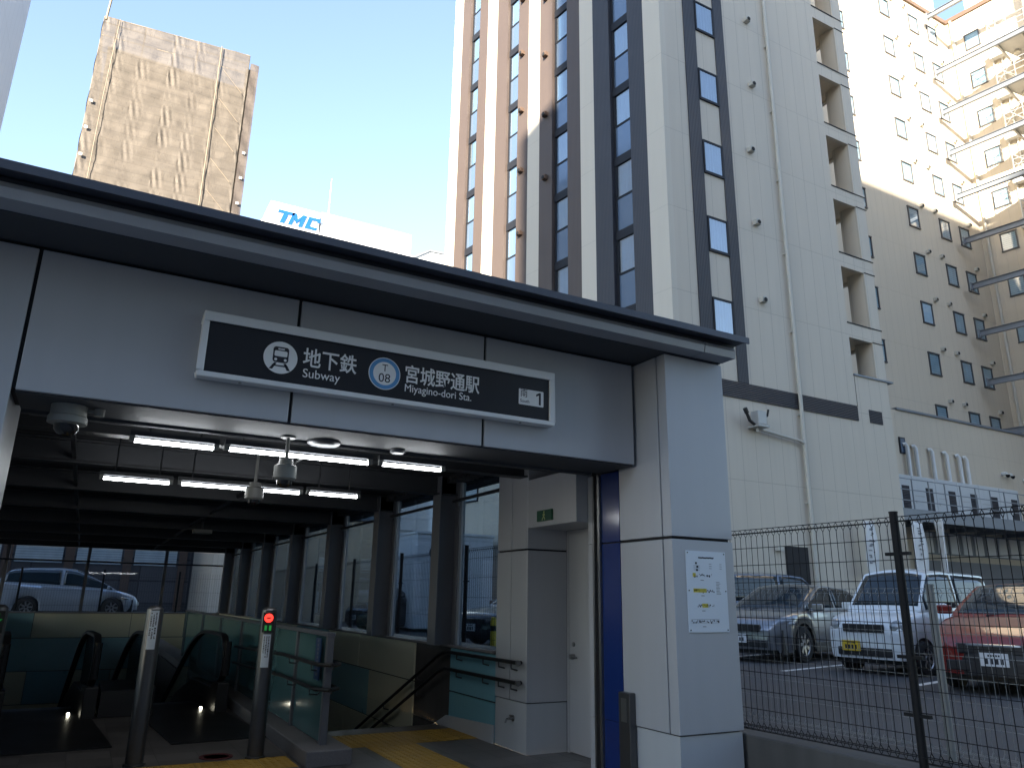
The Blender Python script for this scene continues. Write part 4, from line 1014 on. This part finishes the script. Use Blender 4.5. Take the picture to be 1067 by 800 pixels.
# fire escape galleries
GA = thing('fire_escape', 'steel fire escape galleries and stairs in front of the sunlit end wall', 'fire escape', (42,16,.5))
G = lambda mb, n, m, par=GA, **k: mb.build(n, M[m], par, **k)
def at(s, o, z): return c3 + E3*s + NL*o + Vector((0,0,z))
lev = [10.35,13.1,15.85,18.6,21.35,24.15,27.0,29.75,32.55,36.6]
OB = 2.75
for z in lev:
    b = MB()
    for dz in (-.15,.15): b.bar(at(.02,OB,z+dz), at(14,OB,z+dz), .17, .018)
    b.bar(at(.02,OB,z), at(14,OB,z), .014, .30)
    b.obox(at(.03,OB,z), NL*.16, E3*.03, Vector((0,0,.22)))
    bo = G(b, 'beam', 'bluesteel')
    if z > 36: continue
    dk = MB().prism([at(2.9,OB-.05,z+.16),at(3.6,.05,z+.16),at(14,.05,z+.16),at(14,OB-.05,z+.16)], (0,0,.05))
    for s in (3.2,4.4,5.6,6.8,8.0): dk.bar(at(s,.05,z+.08), at(s,OB-.05,z+.08), .09, .14)
    G(dk, 'deck', 'galv')
    rl = MB()
    for h in (1.1,.75,.4): rl.bar(at(3.0,OB,z+.2+h), at(14,OB,z+.2+h), .03, .03)
    for h in (1.1,.6): rl.bar(at(3.0,OB,z+.2+h), at(3.6,.05,z+.2+h), .03, .03)
    for s in [3.0+.9*i for i in range(12)]: rl.bar(at(s,OB,z+.2), at(s,OB,z+1.3), .03, .03)
    rl.bar(at(3.0,OB,z+.25), at(3.9,OB,z+1.3), .018, .018); rl.bar(at(3.9,OB,z+.25), at(3.0,OB,z+1.3), .018, .018)
    G(rl, 'railing', 'galv')
    st = MB(); n = 14
    for sd in (.45,1.55): st.bar(at(4.6,sd,z+.1), at(8.6,sd,z+2.75), .05, .22)
    for i in range(n): st.obox(at(4.75+4*i/n,1.0,z+.25+2.65*i/n), E3*.13, NL*.53, Vector((0,0,.02)))
    G(st, 'stair_flight', 'bluesteel')
    ac = MB().obox(at(2.6,.35,z+1.0), E3*.4, NL*.2, Vector((0,0,.3))).bar(at(2.3,.0,z+.66), at(2.3,.6,z+.66), .04, .04).bar(at(2.9,.0,z+.66), at(2.9,.6,z+.66), .04, .04)
    G(ac, 'wall_bracket_unit', 'galv')
    G(MB().cyl(at(3.7,.9,z+.15), at(3.7,.9,z+.02), .16, n=14), 'deck_lamp', 'pipe')
for s, o in ((6.2,OB+.16),(12.5,OB+.16)): G(MB().obox(at(s,o,19.0), E3*.13, NL*.13, Vector((0,0,18.6))), 'post', 'pipew')
for s in (2.25,2.7): G(MB().cyl(at(s,.08,10.1), at(s,.08,36.9), .035, n=8), 'riser_pipe', 'pipew')
# white roof frame and screen
RS = thing('roof_screen', 'white steel screen and rails above the roof of the sunlit wing', 'roof screen', (45,20,AZ))
MB().prism([at(.9,-1.2,AZ+1.0),at(16,-1.2,AZ+1.0),at(16,-1.35,AZ+1.0),at(.9,-1.35,AZ+1.0)], (0,0,3.2)).build('screen', M['white'], RS)
MB().prism([(33,WY+1.2,AZ+1.0),(44.6,WY+1.2,AZ+1.0),(44.6,WY+1.35,AZ+1.0),(33,WY+1.35,AZ+1.0)], (0,0,3.2)).build('screen', M['white'], RS)
rr = MB()
for s in (1.2,5,9,13): rr.bar(at(s,-1.28,AZ+.28), at(s,-1.28,AZ+1.0), .12, .12)
for x in (34,37,40,43): rr.bar((x,WY+1.27,AZ+.28), (x,WY+1.27,AZ+1.0), .12, .12)
rr.build('leg', M['galv'], RS)

# service deck with outdoor units
SD = thing('service_deck', 'blue grey steel deck with railing on the beige podium wall above the car park', 'steel deck', (30,18.5,4.8))
x0, x1, y0, y1 = 25.32, 44, 17.2, 19.97
MB().box(x0,x1,y0,y1,4.98,5.03).build('deck_plate', M['bluesteel'], SD)
d = MB().box(x0,x1,y0-.06,y0-.001,4.62,5.05)
for x in range(27,44,2): d.box(x-.06,x+.06,y0,y1,4.72,4.978)
d.build('deck_beam', M['bluesteel'], SD)
rl = MB()
for h in (.3,.7,1.1): rl.bar((x0,y0-.03,5.05+h),(x1,y0-.03,5.05+h),.03,.03)
for i in range(19): rl.bar((x0+.05+i,y0-.03,5.05),(x0+.05+i,y0-.03,6.15),.035,.035)
rl.build('railing', M['bluesteel'], SD)
MB().box(x0+.02,x0+.08,y0+.1,y1,5.05,6.2).build('side_grille', M['louvre'], SD)
cnd = None
for i in range(6):
    xx = 27.05+i*1.5
    if cnd is None:
        cnd = thing('outdoor_unit', 'white outdoor air conditioning unit at the left end of the steel deck', 'air conditioner', (27.05,18.6,5.035), group='outdoor units on the steel deck')
        MB().box(26.48,27.96,18.2,19.1,5.10,6.58).build('casing', M['acwhite'], cnd, bev=.03)
        MB().box(26.46,26.479,18.3,19.0,5.3,6.45).build('end_louvre', M['louvre'], cnd)
        MB().box(27.30,27.75,18.185,18.199,5.2,6.15).build('side_louvre', M['louvre'], cnd)
        MB().box(26.6,27.2,18.19,18.199,5.78,5.80).box(26.6,26.64,18.185,18.199,5.5,5.6).build('panel_trim', M['galv'], cnd)
        MB().box(26.5,26.62,18.25,19.0,5.035,5.10).box(27.6,27.72,18.25,19.0,5.035,5.10).build('foot', M['bluesteel'], cnd)
        first = cnd
    else:
        c_ = copy_tree(first); c_.location.x = xx
        c_['label'] = ['','white outdoor air conditioning unit second from the left on the steel deck','white outdoor air conditioning unit third from the left on the steel deck','white outdoor air conditioning unit third from the right on the steel deck','white outdoor air conditioning unit second from the right on the steel deck','white outdoor air conditioning unit at the right end of the steel deck'][i]
for i, x in enumerate((30.45,31.05,32.2,33.25,34.2,34.75)):
    z1 = 8.35-.03*i
    t = tag(MB().tube([(x-.12,19.93,z1+.02),(x-.04,19.86,z1+.05),(x,19.82,z1-.06),(x,19.82,5.04)],.085,12).build('duct_pipe', M['pipew'], base=(x,19.82,5.04), smooth=True),
            ['leftmost white duct pipe rising up the podium wall','second white duct pipe from the left on the podium wall','third white duct pipe from the left on the podium wall','third white duct pipe from the right on the podium wall','second white duct pipe from the right on the podium wall','rightmost white duct pipe on the podium wall'][i],
            'duct pipe', 'white pipes above the outdoor units')
# lit strip of panels under the deck
SP = thing('panel_strip', 'row of pale translucent panels on the wall under the steel deck', 'panel row', (35,19.9,3.8))
for i in range(12):
    xx = 30.9+i*.92
    MB().box(xx,xx+.62,19.90,19.94,3.82,4.66).build('panel', M['white'], SP)
MB().box(30.7,42,19.94,19.975,3.76,4.72).build('frame', M['bluesteel'], SP)
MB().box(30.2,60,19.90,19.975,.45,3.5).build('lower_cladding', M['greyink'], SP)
for i, (x, z) in enumerate(((37.8,7.65),(38.2,7.62),(39.6,7.5))):
    t = thing('wall_camera', ['left one of the small cameras on the podium wall','middle one of the small cameras on the podium wall','white small camera on the podium wall near the right edge'][i], 'security camera', (x,19.9,z))
    MB().cyl((x,19.97,z+.12),(x,19.75,z+.12),.09,n=10).build('housing', M['pipew'], t); MB().lathe([(.1,.06),(.09,0),(.05,-.06),(.0001,-.08)],(x,19.72,z)).build('dome', M['lens'], t)
# advertising banners by the hotel wall
def banner(x, y, z0, z1, w, yaw, lab):
    t = thing('banner_flag', lab, 'banner', (x,y,.5), group='white banner flags by the hotel wall')
    MB().cyl((x,y,.5),(x,y,z1+.08),.018,n=8).cyl((x,y,z1+.03),(x+w*cos(yaw),y+w*sin(yaw),z1+.03),.012,n=6).build('pole', M['white'], t)
    MB().cyl((x,y,.5),(x,y,.62),.2,n=14).build('base', M['plastic'], t)
    fl = MB().grid(lambda u,v: (x+w*u*cos(yaw)-.05*sin(v*5+u*2)*sin(yaw), y+w*u*sin(yaw)+.05*sin(v*5+u*2)*cos(yaw), z0+(z1-z0)*v), 6, 14).build('cloth', M['white'], t, smooth=True, solid=.004)
    r_ = random.Random(int(x*10)); mk = MB()
    for i in range(7):
        z = z1-.25-i*.17
        for k in range(3):
            u0 = .3+r_.uniform(0,.3); cx, cy = x+w*u0*cos(yaw), y+w*u0*sin(yaw); nx, ny = sin(yaw), -cos(yaw)
            off = .05*sin((z-z0)/(z1-z0)*5+u0*2); cx += -off*sin(yaw); cy += off*cos(yaw)
            mk.obox((cx+nx*.012,cy+ny*.012,z+r_.uniform(-.05,.05)), (cos(yaw)*r_.uniform(.02,.10),sin(yaw)*.05,0), (nx*.004,ny*.004,0), (0,0,r_.uniform(.008,.03)))
    mk.build('marks', M['greyink'], fl)
banner(22.35,16.4,2.55,4.28,.55,0,'white banner flag leftmost against the beige hotel wall')
banner(24.75,16.3,2.3,4.42,.75,.1,'broad white banner flag behind the fence post above the mini wagon')
banner(26.3,16.2,2.3,4.55,.5,1.0,'white banner flag seen nearly edge on right of the fence post')

# container shed and wall box beyond the station glass
CS = thing('container_shed', 'white container shed with dark letters seen through the station side windows', 'shed', (11.5,26,.5))
MB().box(10.0,13.0,25.0,28.5,.6,3.8).build('body', M['tmcwhite'], CS, bev=.03)
MB().box(10.2,12.8,25.2,28.3,.5,.6).build('skid', M['plastic'], CS)
MB().box(9.96,13.04,24.96,28.54,3.8,3.88).build('roof', M['white'], CS)
text_mb('CI', .62, (10.45,24.995,2.95), (1,0,0), (0,0,1), .01, bold=.02).build('lettering', M['ink'], CS)
wb = thing('wall_cabinet', 'white ribbed box on the hotel wall above the container shed', 'wall box', (12.3,31,4.2))
MB().box(11.2,12.6,30.3,33,4.2,6.4).build('casing', M['tmcwhite'], wb, bev=.02); MB().box(11.25,12.55,30.28,30.298,4.3,4.36).build('trim', M['galv'], wb)
MB().bar((11.9,31,4.2),(11.9,31,.5),.12,.12,(0,1,0)).build('post', M['galv'], wb)
lw = thing('low_annexe', 'pale low building with a dark window closing the yard behind the station glass', 'building', (10,37,.5))
MB().box(4.9,14,36.5,43.8,.5,8.5).build('wall', M['clad2'], lw); MB().box(4.85,14.05,36.45,43.85,8.5,8.7).build('roof', M['bluesteel'], lw)
for x in (8.2,11.0):
    w = MB().box(x,x+1.3,36.44,36.498,5.2,6.6).build('window', M['frame'], lw); MB().box(x+.06,x+1.24,36.43,36.44,5.26,6.54).build('pane', M['spandrel'], w)

# ================================================================== FAR BUILDINGS
FW = thing('roadside_building', 'dark facade with brown pilasters across the road behind the silver minivan', 'building', (0,44,.9))
MB().box(-14,6.2,44,52,.7,9).build('wall', M['farwall'], FW); MB().box(-14.1,6.3,43.9,52,9,9.3).build('roof', M['steel'], FW)
for x in (-6,-3.4,-.8,1.8,4.4): MB().box(x-.2,x+.2,43.85,43.998,.8,9).build('pilaster', M['brown'], FW)
for x in (-5.7,-3.1,-.5,2.1): MB().box(x,x+2.0,43.95,43.998,3.0,4.6).build('window', M['curtain2'], FW)
# scaffolded tower
TW = thing('sheeted_tower', 'tall tower wrapped in tan scaffolding sheets', 'tower', (0,65,0))
a_ = Vector((-5.66,64.75,0)); b_ = Vector((6.48,64.68,0)); tx = (b_-a_).normalized(); TZ = 49.9
MB().box(-5.0,7.2,65.6,76,0,TZ-2.6).build('wall', M['tower_wall'], TW); MB().box(-5.05,7.25,65.55,76.05,TZ-2.6,TZ-2.3).build('roof', M['tower_wall'], TW)
# the sheet: semi see-through woven cloth
def sheet_mat(name, col, alpha):
    m = mat(name, col, .75, 0, .09, .35, streak=.20, bump=.6, bscale=2.2, seams=(1.83,.85,.05,0,0), dark=.78); nt = m.node_tree; N = nt.nodes; b = N['Principled BSDF']
    b.inputs['Alpha'].default_value = alpha
    uvn = N.new('ShaderNodeUVMap'); uvn.uv_map = 'UVMap'; mp = N.new('ShaderNodeMapping'); mp.inputs['Scale'].default_value = (.12,1.6,1); nt.links.new(uvn.outputs[0], mp.inputs[0])
    no = N.new('ShaderNodeTexNoise'); no.inputs['Scale'].default_value = 1.; no.inputs['Detail'].default_value = 5; nt.links.new(mp.outputs[0], no.inputs['Vector'])
    rp = N.new('ShaderNodeMapRange'); rp.inputs['From Min'].default_value = .3; rp.inputs['From Max'].default_value = .7; rp.inputs['To Min'].default_value = .72; rp.inputs['To Max'].default_value = 1.12
    nt.links.new(no.outputs['Fac'], rp.inputs['Value']); src = b.inputs['Base Color'].links[0].from_socket
    vm = N.new('ShaderNodeVectorMath'); vm.operation = 'SCALE'; nt.links.new(src, vm.inputs[0]); nt.links.new(rp.outputs[0], vm.inputs['Scale']); nt.links.new(vm.outputs[0], b.inputs['Base Color'])
    return m
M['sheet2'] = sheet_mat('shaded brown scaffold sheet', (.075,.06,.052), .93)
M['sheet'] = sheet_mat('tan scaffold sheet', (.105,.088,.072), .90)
cols = [0,.09,.26,.31,.475,.63,.79,.80,1.0]
from mathutils import noise as mnoise
def fold(u, v):
    # cloth tied at each scaffold standard: loose swags between ties, irregular pinched folds beside the standards
    d = 0; z = v*TZ; storey = 3.4; t = (z % storey)/storey; k = int(z/storey)
    for q, c in enumerate((.0,.10,.27,.475,.63,.79,1.0)):
        e = u-c; amp = max(0, mnoise.noise((q*3.1, k*1.7, .5))+.45)
        if -.02 < e < .075: d += .095*amp*(1-abs(e)/.075)*sin(e*150+t*5.5+k*.9+q)*(.25+.75*sin(t*pi))
    d += .05*sin(t*pi)*(mnoise.noise((u*14, k*2.3, 1.))) + .10*mnoise.noise((u*9, z*.35, 4.)) + .035*mnoise.noise((u*5, z*2.2, 9.))
    return d
W_ = (b_-a_).length
MB().box(6.35,7.3,65.3,65.6,18,TZ-.2).build('corner_scaffold', M['tower_wall'], TW)
g = MB().grid(lambda u,v: tuple(a_+tx*(W_*u)+Vector((0,-fold(u,v),20+v*(TZ-20)+.9*u*0+.86*u))), 150, 170)
g.build('front_sheet', M['sheet'], TW, smooth=True)
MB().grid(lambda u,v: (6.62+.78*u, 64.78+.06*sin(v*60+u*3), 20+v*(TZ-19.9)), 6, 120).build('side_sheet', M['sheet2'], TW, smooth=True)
MB().grid(lambda u,v: (-5.7+.05*sin(v*50)-(.0), 64.9+u*11, 20+v*(TZ-20.4)), 20, 60).build('side_sheet', M['sheet'], TW, smooth=True)
sc = MB()
for u in (.0,.085,.27,.475,.63,.79,1.0):
    q = a_+tx*(W_*u); sc.cyl((q.x,q.y+.25,20),(q.x,q.y+.25,TZ+.86*u+.15),.05,n=6)
for k in range(10):
    z = 22.5+k*3.0; sc.bar((a_.x,a_.y+.3,z),(b_.x,b_.y+.3,z+.5),.05,.05)
sc.bar((a_.x,a_.y+.05,TZ),(b_.x,b_.y+.05,TZ+.86),.07,.07); sc.bar((a_.x,a_.y+.05,TZ-1.9),(b_.x,b_.y+.05,TZ-1.1),.05,.05)
sc.cyl((a_.x+.15,a_.y,TZ-.3),(a_.x+.25,a_.y,TZ+2.0),.10,n=6)
sc.build('scaffold_poles', M['strap'], TW)
rp_ = MB(); rp_.tube([a_+tx*(W_*.085)+Vector((0,-.25,20)), a_+tx*(W_*.085)+Vector((0,-.25,TZ-8)), a_+tx*(W_*.10)+Vector((0,-.22,TZ))],.035,6)
rp_.tube([a_+tx*(W_*.79)+Vector((0,-.22,20)), a_+tx*(W_*.79)+Vector((0,-.22,TZ+.7))],.045,6)
for k in range(9):
    z = 21.5+k*3.1; rp_.bar(a_+tx*(W_*.82)+Vector((0,-.22,z+1.9)), a_+tx*(W_*.97)+Vector((0,-.22,z)), .035,.035)
rp_.build('tie_straps', M['strap'], TW)
tg_ = MB()
for k in range(6):
    z = 30.5+k*2.55-2; tg_.obox((-5.42,64.5,z),(.13,0,0),(0,.03,0),(0,0,.13))
    tg_.obox((7.0,64.6,z-1.5+.6),(.13,0,0),(0,.03,0),(0,0,.13))
tg_.build('pale_tags', M['galv'], TW)
# office block with blue roof letters
TM = thing('office_block', 'white office building with blue TMC letters on its roof box', 'building', (29,115,0))
MB().box(16.5,41.2,110,135,0,56.5).build('wall', M['tmcwhite'], TM)
MB().box(15.6,41.6,109.6,135.4,56.5,57.0).build('parapet', M['white'], TM)
ms = MB().box(25.0,40.5,111,128,57.0,61.5).prism([(16.9,110.6,57.0),(24.6,110.6,57.0),(24.6,110.6,61.1),(16.9,110.6,61.1)],(0,14,0)).build('roof_box', M['tmcwhite'], TM)
def letter(strokes, x0, z0, name='roof_lettering'):
    # slanted block letter from straight strokes (x, z pairs), standing proud of the roof box
    m = MB()
    for a in strokes: m.prism([(x0+x+.30*z, 110.58, z0+z) for x, z in a], (0,-.16,0))
    return m.build(name, M['tmcblue'], TM)
LZ = 2.15
letter([[(-.55,LZ),(2.0,LZ),(2.0,LZ-.5),(-.55,LZ-.5)],[(.35,LZ-.505),(1.1,LZ-.505),(1.1,0),(.35,0)]], 18.1, 57.75)
letter([[(0,0),(.62,0),(.62,LZ),(0,LZ)],[(1.55,0),(2.2,0),(2.2,LZ),(1.55,LZ)],[(.625,LZ),(.625,LZ-.95),(1.085,.35),(1.545,LZ-.95),(1.545,LZ),(1.085,LZ-1.0)]], 19.75, 57.75)
letter([[(0,0),(.68,0),(.68,LZ-.505),(0,LZ)],[(.01,LZ),(2.0,LZ),(2.0,LZ-.72),(1.5,LZ-.72),(1.5,LZ-.5),(.69,LZ-.5)],[(.685,0),(1.9,0),(1.9,.5),(.685,.5)]], 22.3, 57.75)
MB().cyl((26.3,112,61.5),(26.3,112,68.6),.10,.03,n=8).build('mast', M['white'], TM)
MB().box(19.2,19.9,113,115,61.1,62.4).box(20.3,21.2,113,115,61.1,62.3).box(18.9,21.4,113,115,62.3,62.5).build('roof_hut', M['brown'], TM)
MB().box(33.9,34.6,112,113,61.5,61.9).build('vent', M['white'], TM)
lb = thing('low_white_building', 'low white building with sloping roof edge between the office block and the hotel', 'building', (38,95,0))
MB().prism([(35.2,95,0),(47,95,0),(47,95,51.4),(37.6,95,51.0),(35.2,95,49.4)],(0,15,0)).build('wall', M['tmcwhite'], lb)
MB().bar((35.1,94.9,49.35),(37.6,94.9,51.05),.3,.25).bar((37.6,94.9,51.05),(47,94.9,51.45),.3,.25).build('roof_edge', M['bluesteel'], lb)
# tower at the upper left
LB = thing('grey_tower', 'pale grey tower block at the upper left edge of the view', 'building', (-16,38,.9))
MB().box(-26,-7.48,32,44,.9,34).build('wall', M['greybldg'], LB); MB().box(-26.1,-7.43,31.9,44.1,34,34.5).build('roof', M['steel'], LB)
# blocks behind the viewer whose shadow lies over the station and the car park
def blk(x0,x1,y0,y1,z,lab):
    t = thing('apartment_block', lab, 'building', ((x0+x1)/2,(y0+y1)/2,0))
    k_ = .952*(y1-y0)     # sides slanted along the sun direction to shape the shadow edges
    MB().prism([(x0,y1,0),(x1,y1,0),(x1-k_,y0,0),(x0-k_,y0,0)],(0,0,z)).build('wall', M['block'], t); MB().prism([(x0,y1,z),(x1,y1,z),(x1-k_,y0,z),(x0-k_,y0,z)],(0,0,.4)).build('roof', M['block'], t)
    for k in range(3,int(z),3):
        m = MB(); x = x0+1.2
        while x < x1-2: m.box(x,x+1.6,y1,y1+.05,k-1.6,k-.2); x += 3.5
        m.build('window_row', M['spandrel'], t)
blk(-39.6,-22.0,-52,-34,80,'tall apartment tower across the street behind the viewer')
blk(-22.5,42,-50,-34.02,40.3,'long apartment block across the street right of the tall tower')
blk(-42.2,-39.5,-50,-34.02,38.7,'narrow stair block attached to the left of the tall tower')
blk(-92,-42.0,-50,-34.04,31.6,'low long apartment block across the street left of the tall tower')
blk(-122,-72,-62,-54.5,66,'unseen far block added behind the viewer to shade the grey tower')  # out of view, added to throw shade on the grey tower

# ================================================================== LIGHT, SKY, CAMERA
S = Vector((-1,-1.05,.33)).normalized(); el = math.asin(S.z)
w = bpy.data.worlds.new('World'); SC.world = w; w.use_nodes = True; nt = w.node_tree
sky = nt.nodes.new('ShaderNodeTexSky'); sky.sky_type = 'NISHITA'; sky.sun_disc = False; sky.sun_elevation = el
sky.sun_rotation = math.atan2(S.x, S.y); sky.air_density = 1.0; sky.dust_density = .6; sky.ozone_density = 2.2
bg = nt.nodes['Background']; bg.inputs['Strength'].default_value = .125; hs = nt.nodes.new('ShaderNodeHueSaturation'); hs.inputs['Saturation'].default_value = .86; hs.inputs['Hue'].default_value = .503; hs.inputs['Value'].default_value = .78
nt.links.new(sky.outputs[0], hs.inputs['Color']); nt.links.new(hs.outputs[0], bg.inputs[0])
sl = bpy.data.lights.new('sun','SUN'); sl.energy = 4.2; sl.angle = radians(.53); sl.color = (1,.90,.74)
so = bpy.data.objects.new('sun', sl); COL.objects.link(so); so.rotation_euler = S.to_track_quat('Z','Y').to_euler(); so.location = (-30,-30,60)
cam = bpy.data.cameras.new('camera'); cam.sensor_width = 36; cam.sensor_fit = 'HORIZONTAL'; cam.lens = 781.17/1067*36; cam.clip_start = .05; cam.clip_end = 3000
co = bpy.data.objects.new('camera', cam); COL.objects.link(co)
yw, pt, rl_ = radians(28.66143), radians(16.05732), radians(.9561)
fw = Vector((sin(yw)*cos(pt), cos(yw)*cos(pt), sin(pt))); rt = Vector((cos(yw),-sin(yw),0)); up = rt.cross(fw)
r2 = rt*cos(rl_)+up*sin(rl_); u2 = -rt*sin(rl_)+up*cos(rl_)
mw = Matrix((( r2.x,u2.x,-fw.x,0),(r2.y,u2.y,-fw.y,0),(r2.z,u2.z,-fw.z,1.6),(0,0,0,1))); co.matrix_world = mw
SC.camera = co
SC.render.engine = 'CYCLES'; SC.cycles.max_bounces = 10; SC.cycles.transparent_max_bounces = 24
vs = SC.view_settings; vs.view_transform = 'Standard'; vs.look = 'None'; vs.gamma = 1; vs.exposure = 2.6; vs.use_curve_mapping = False
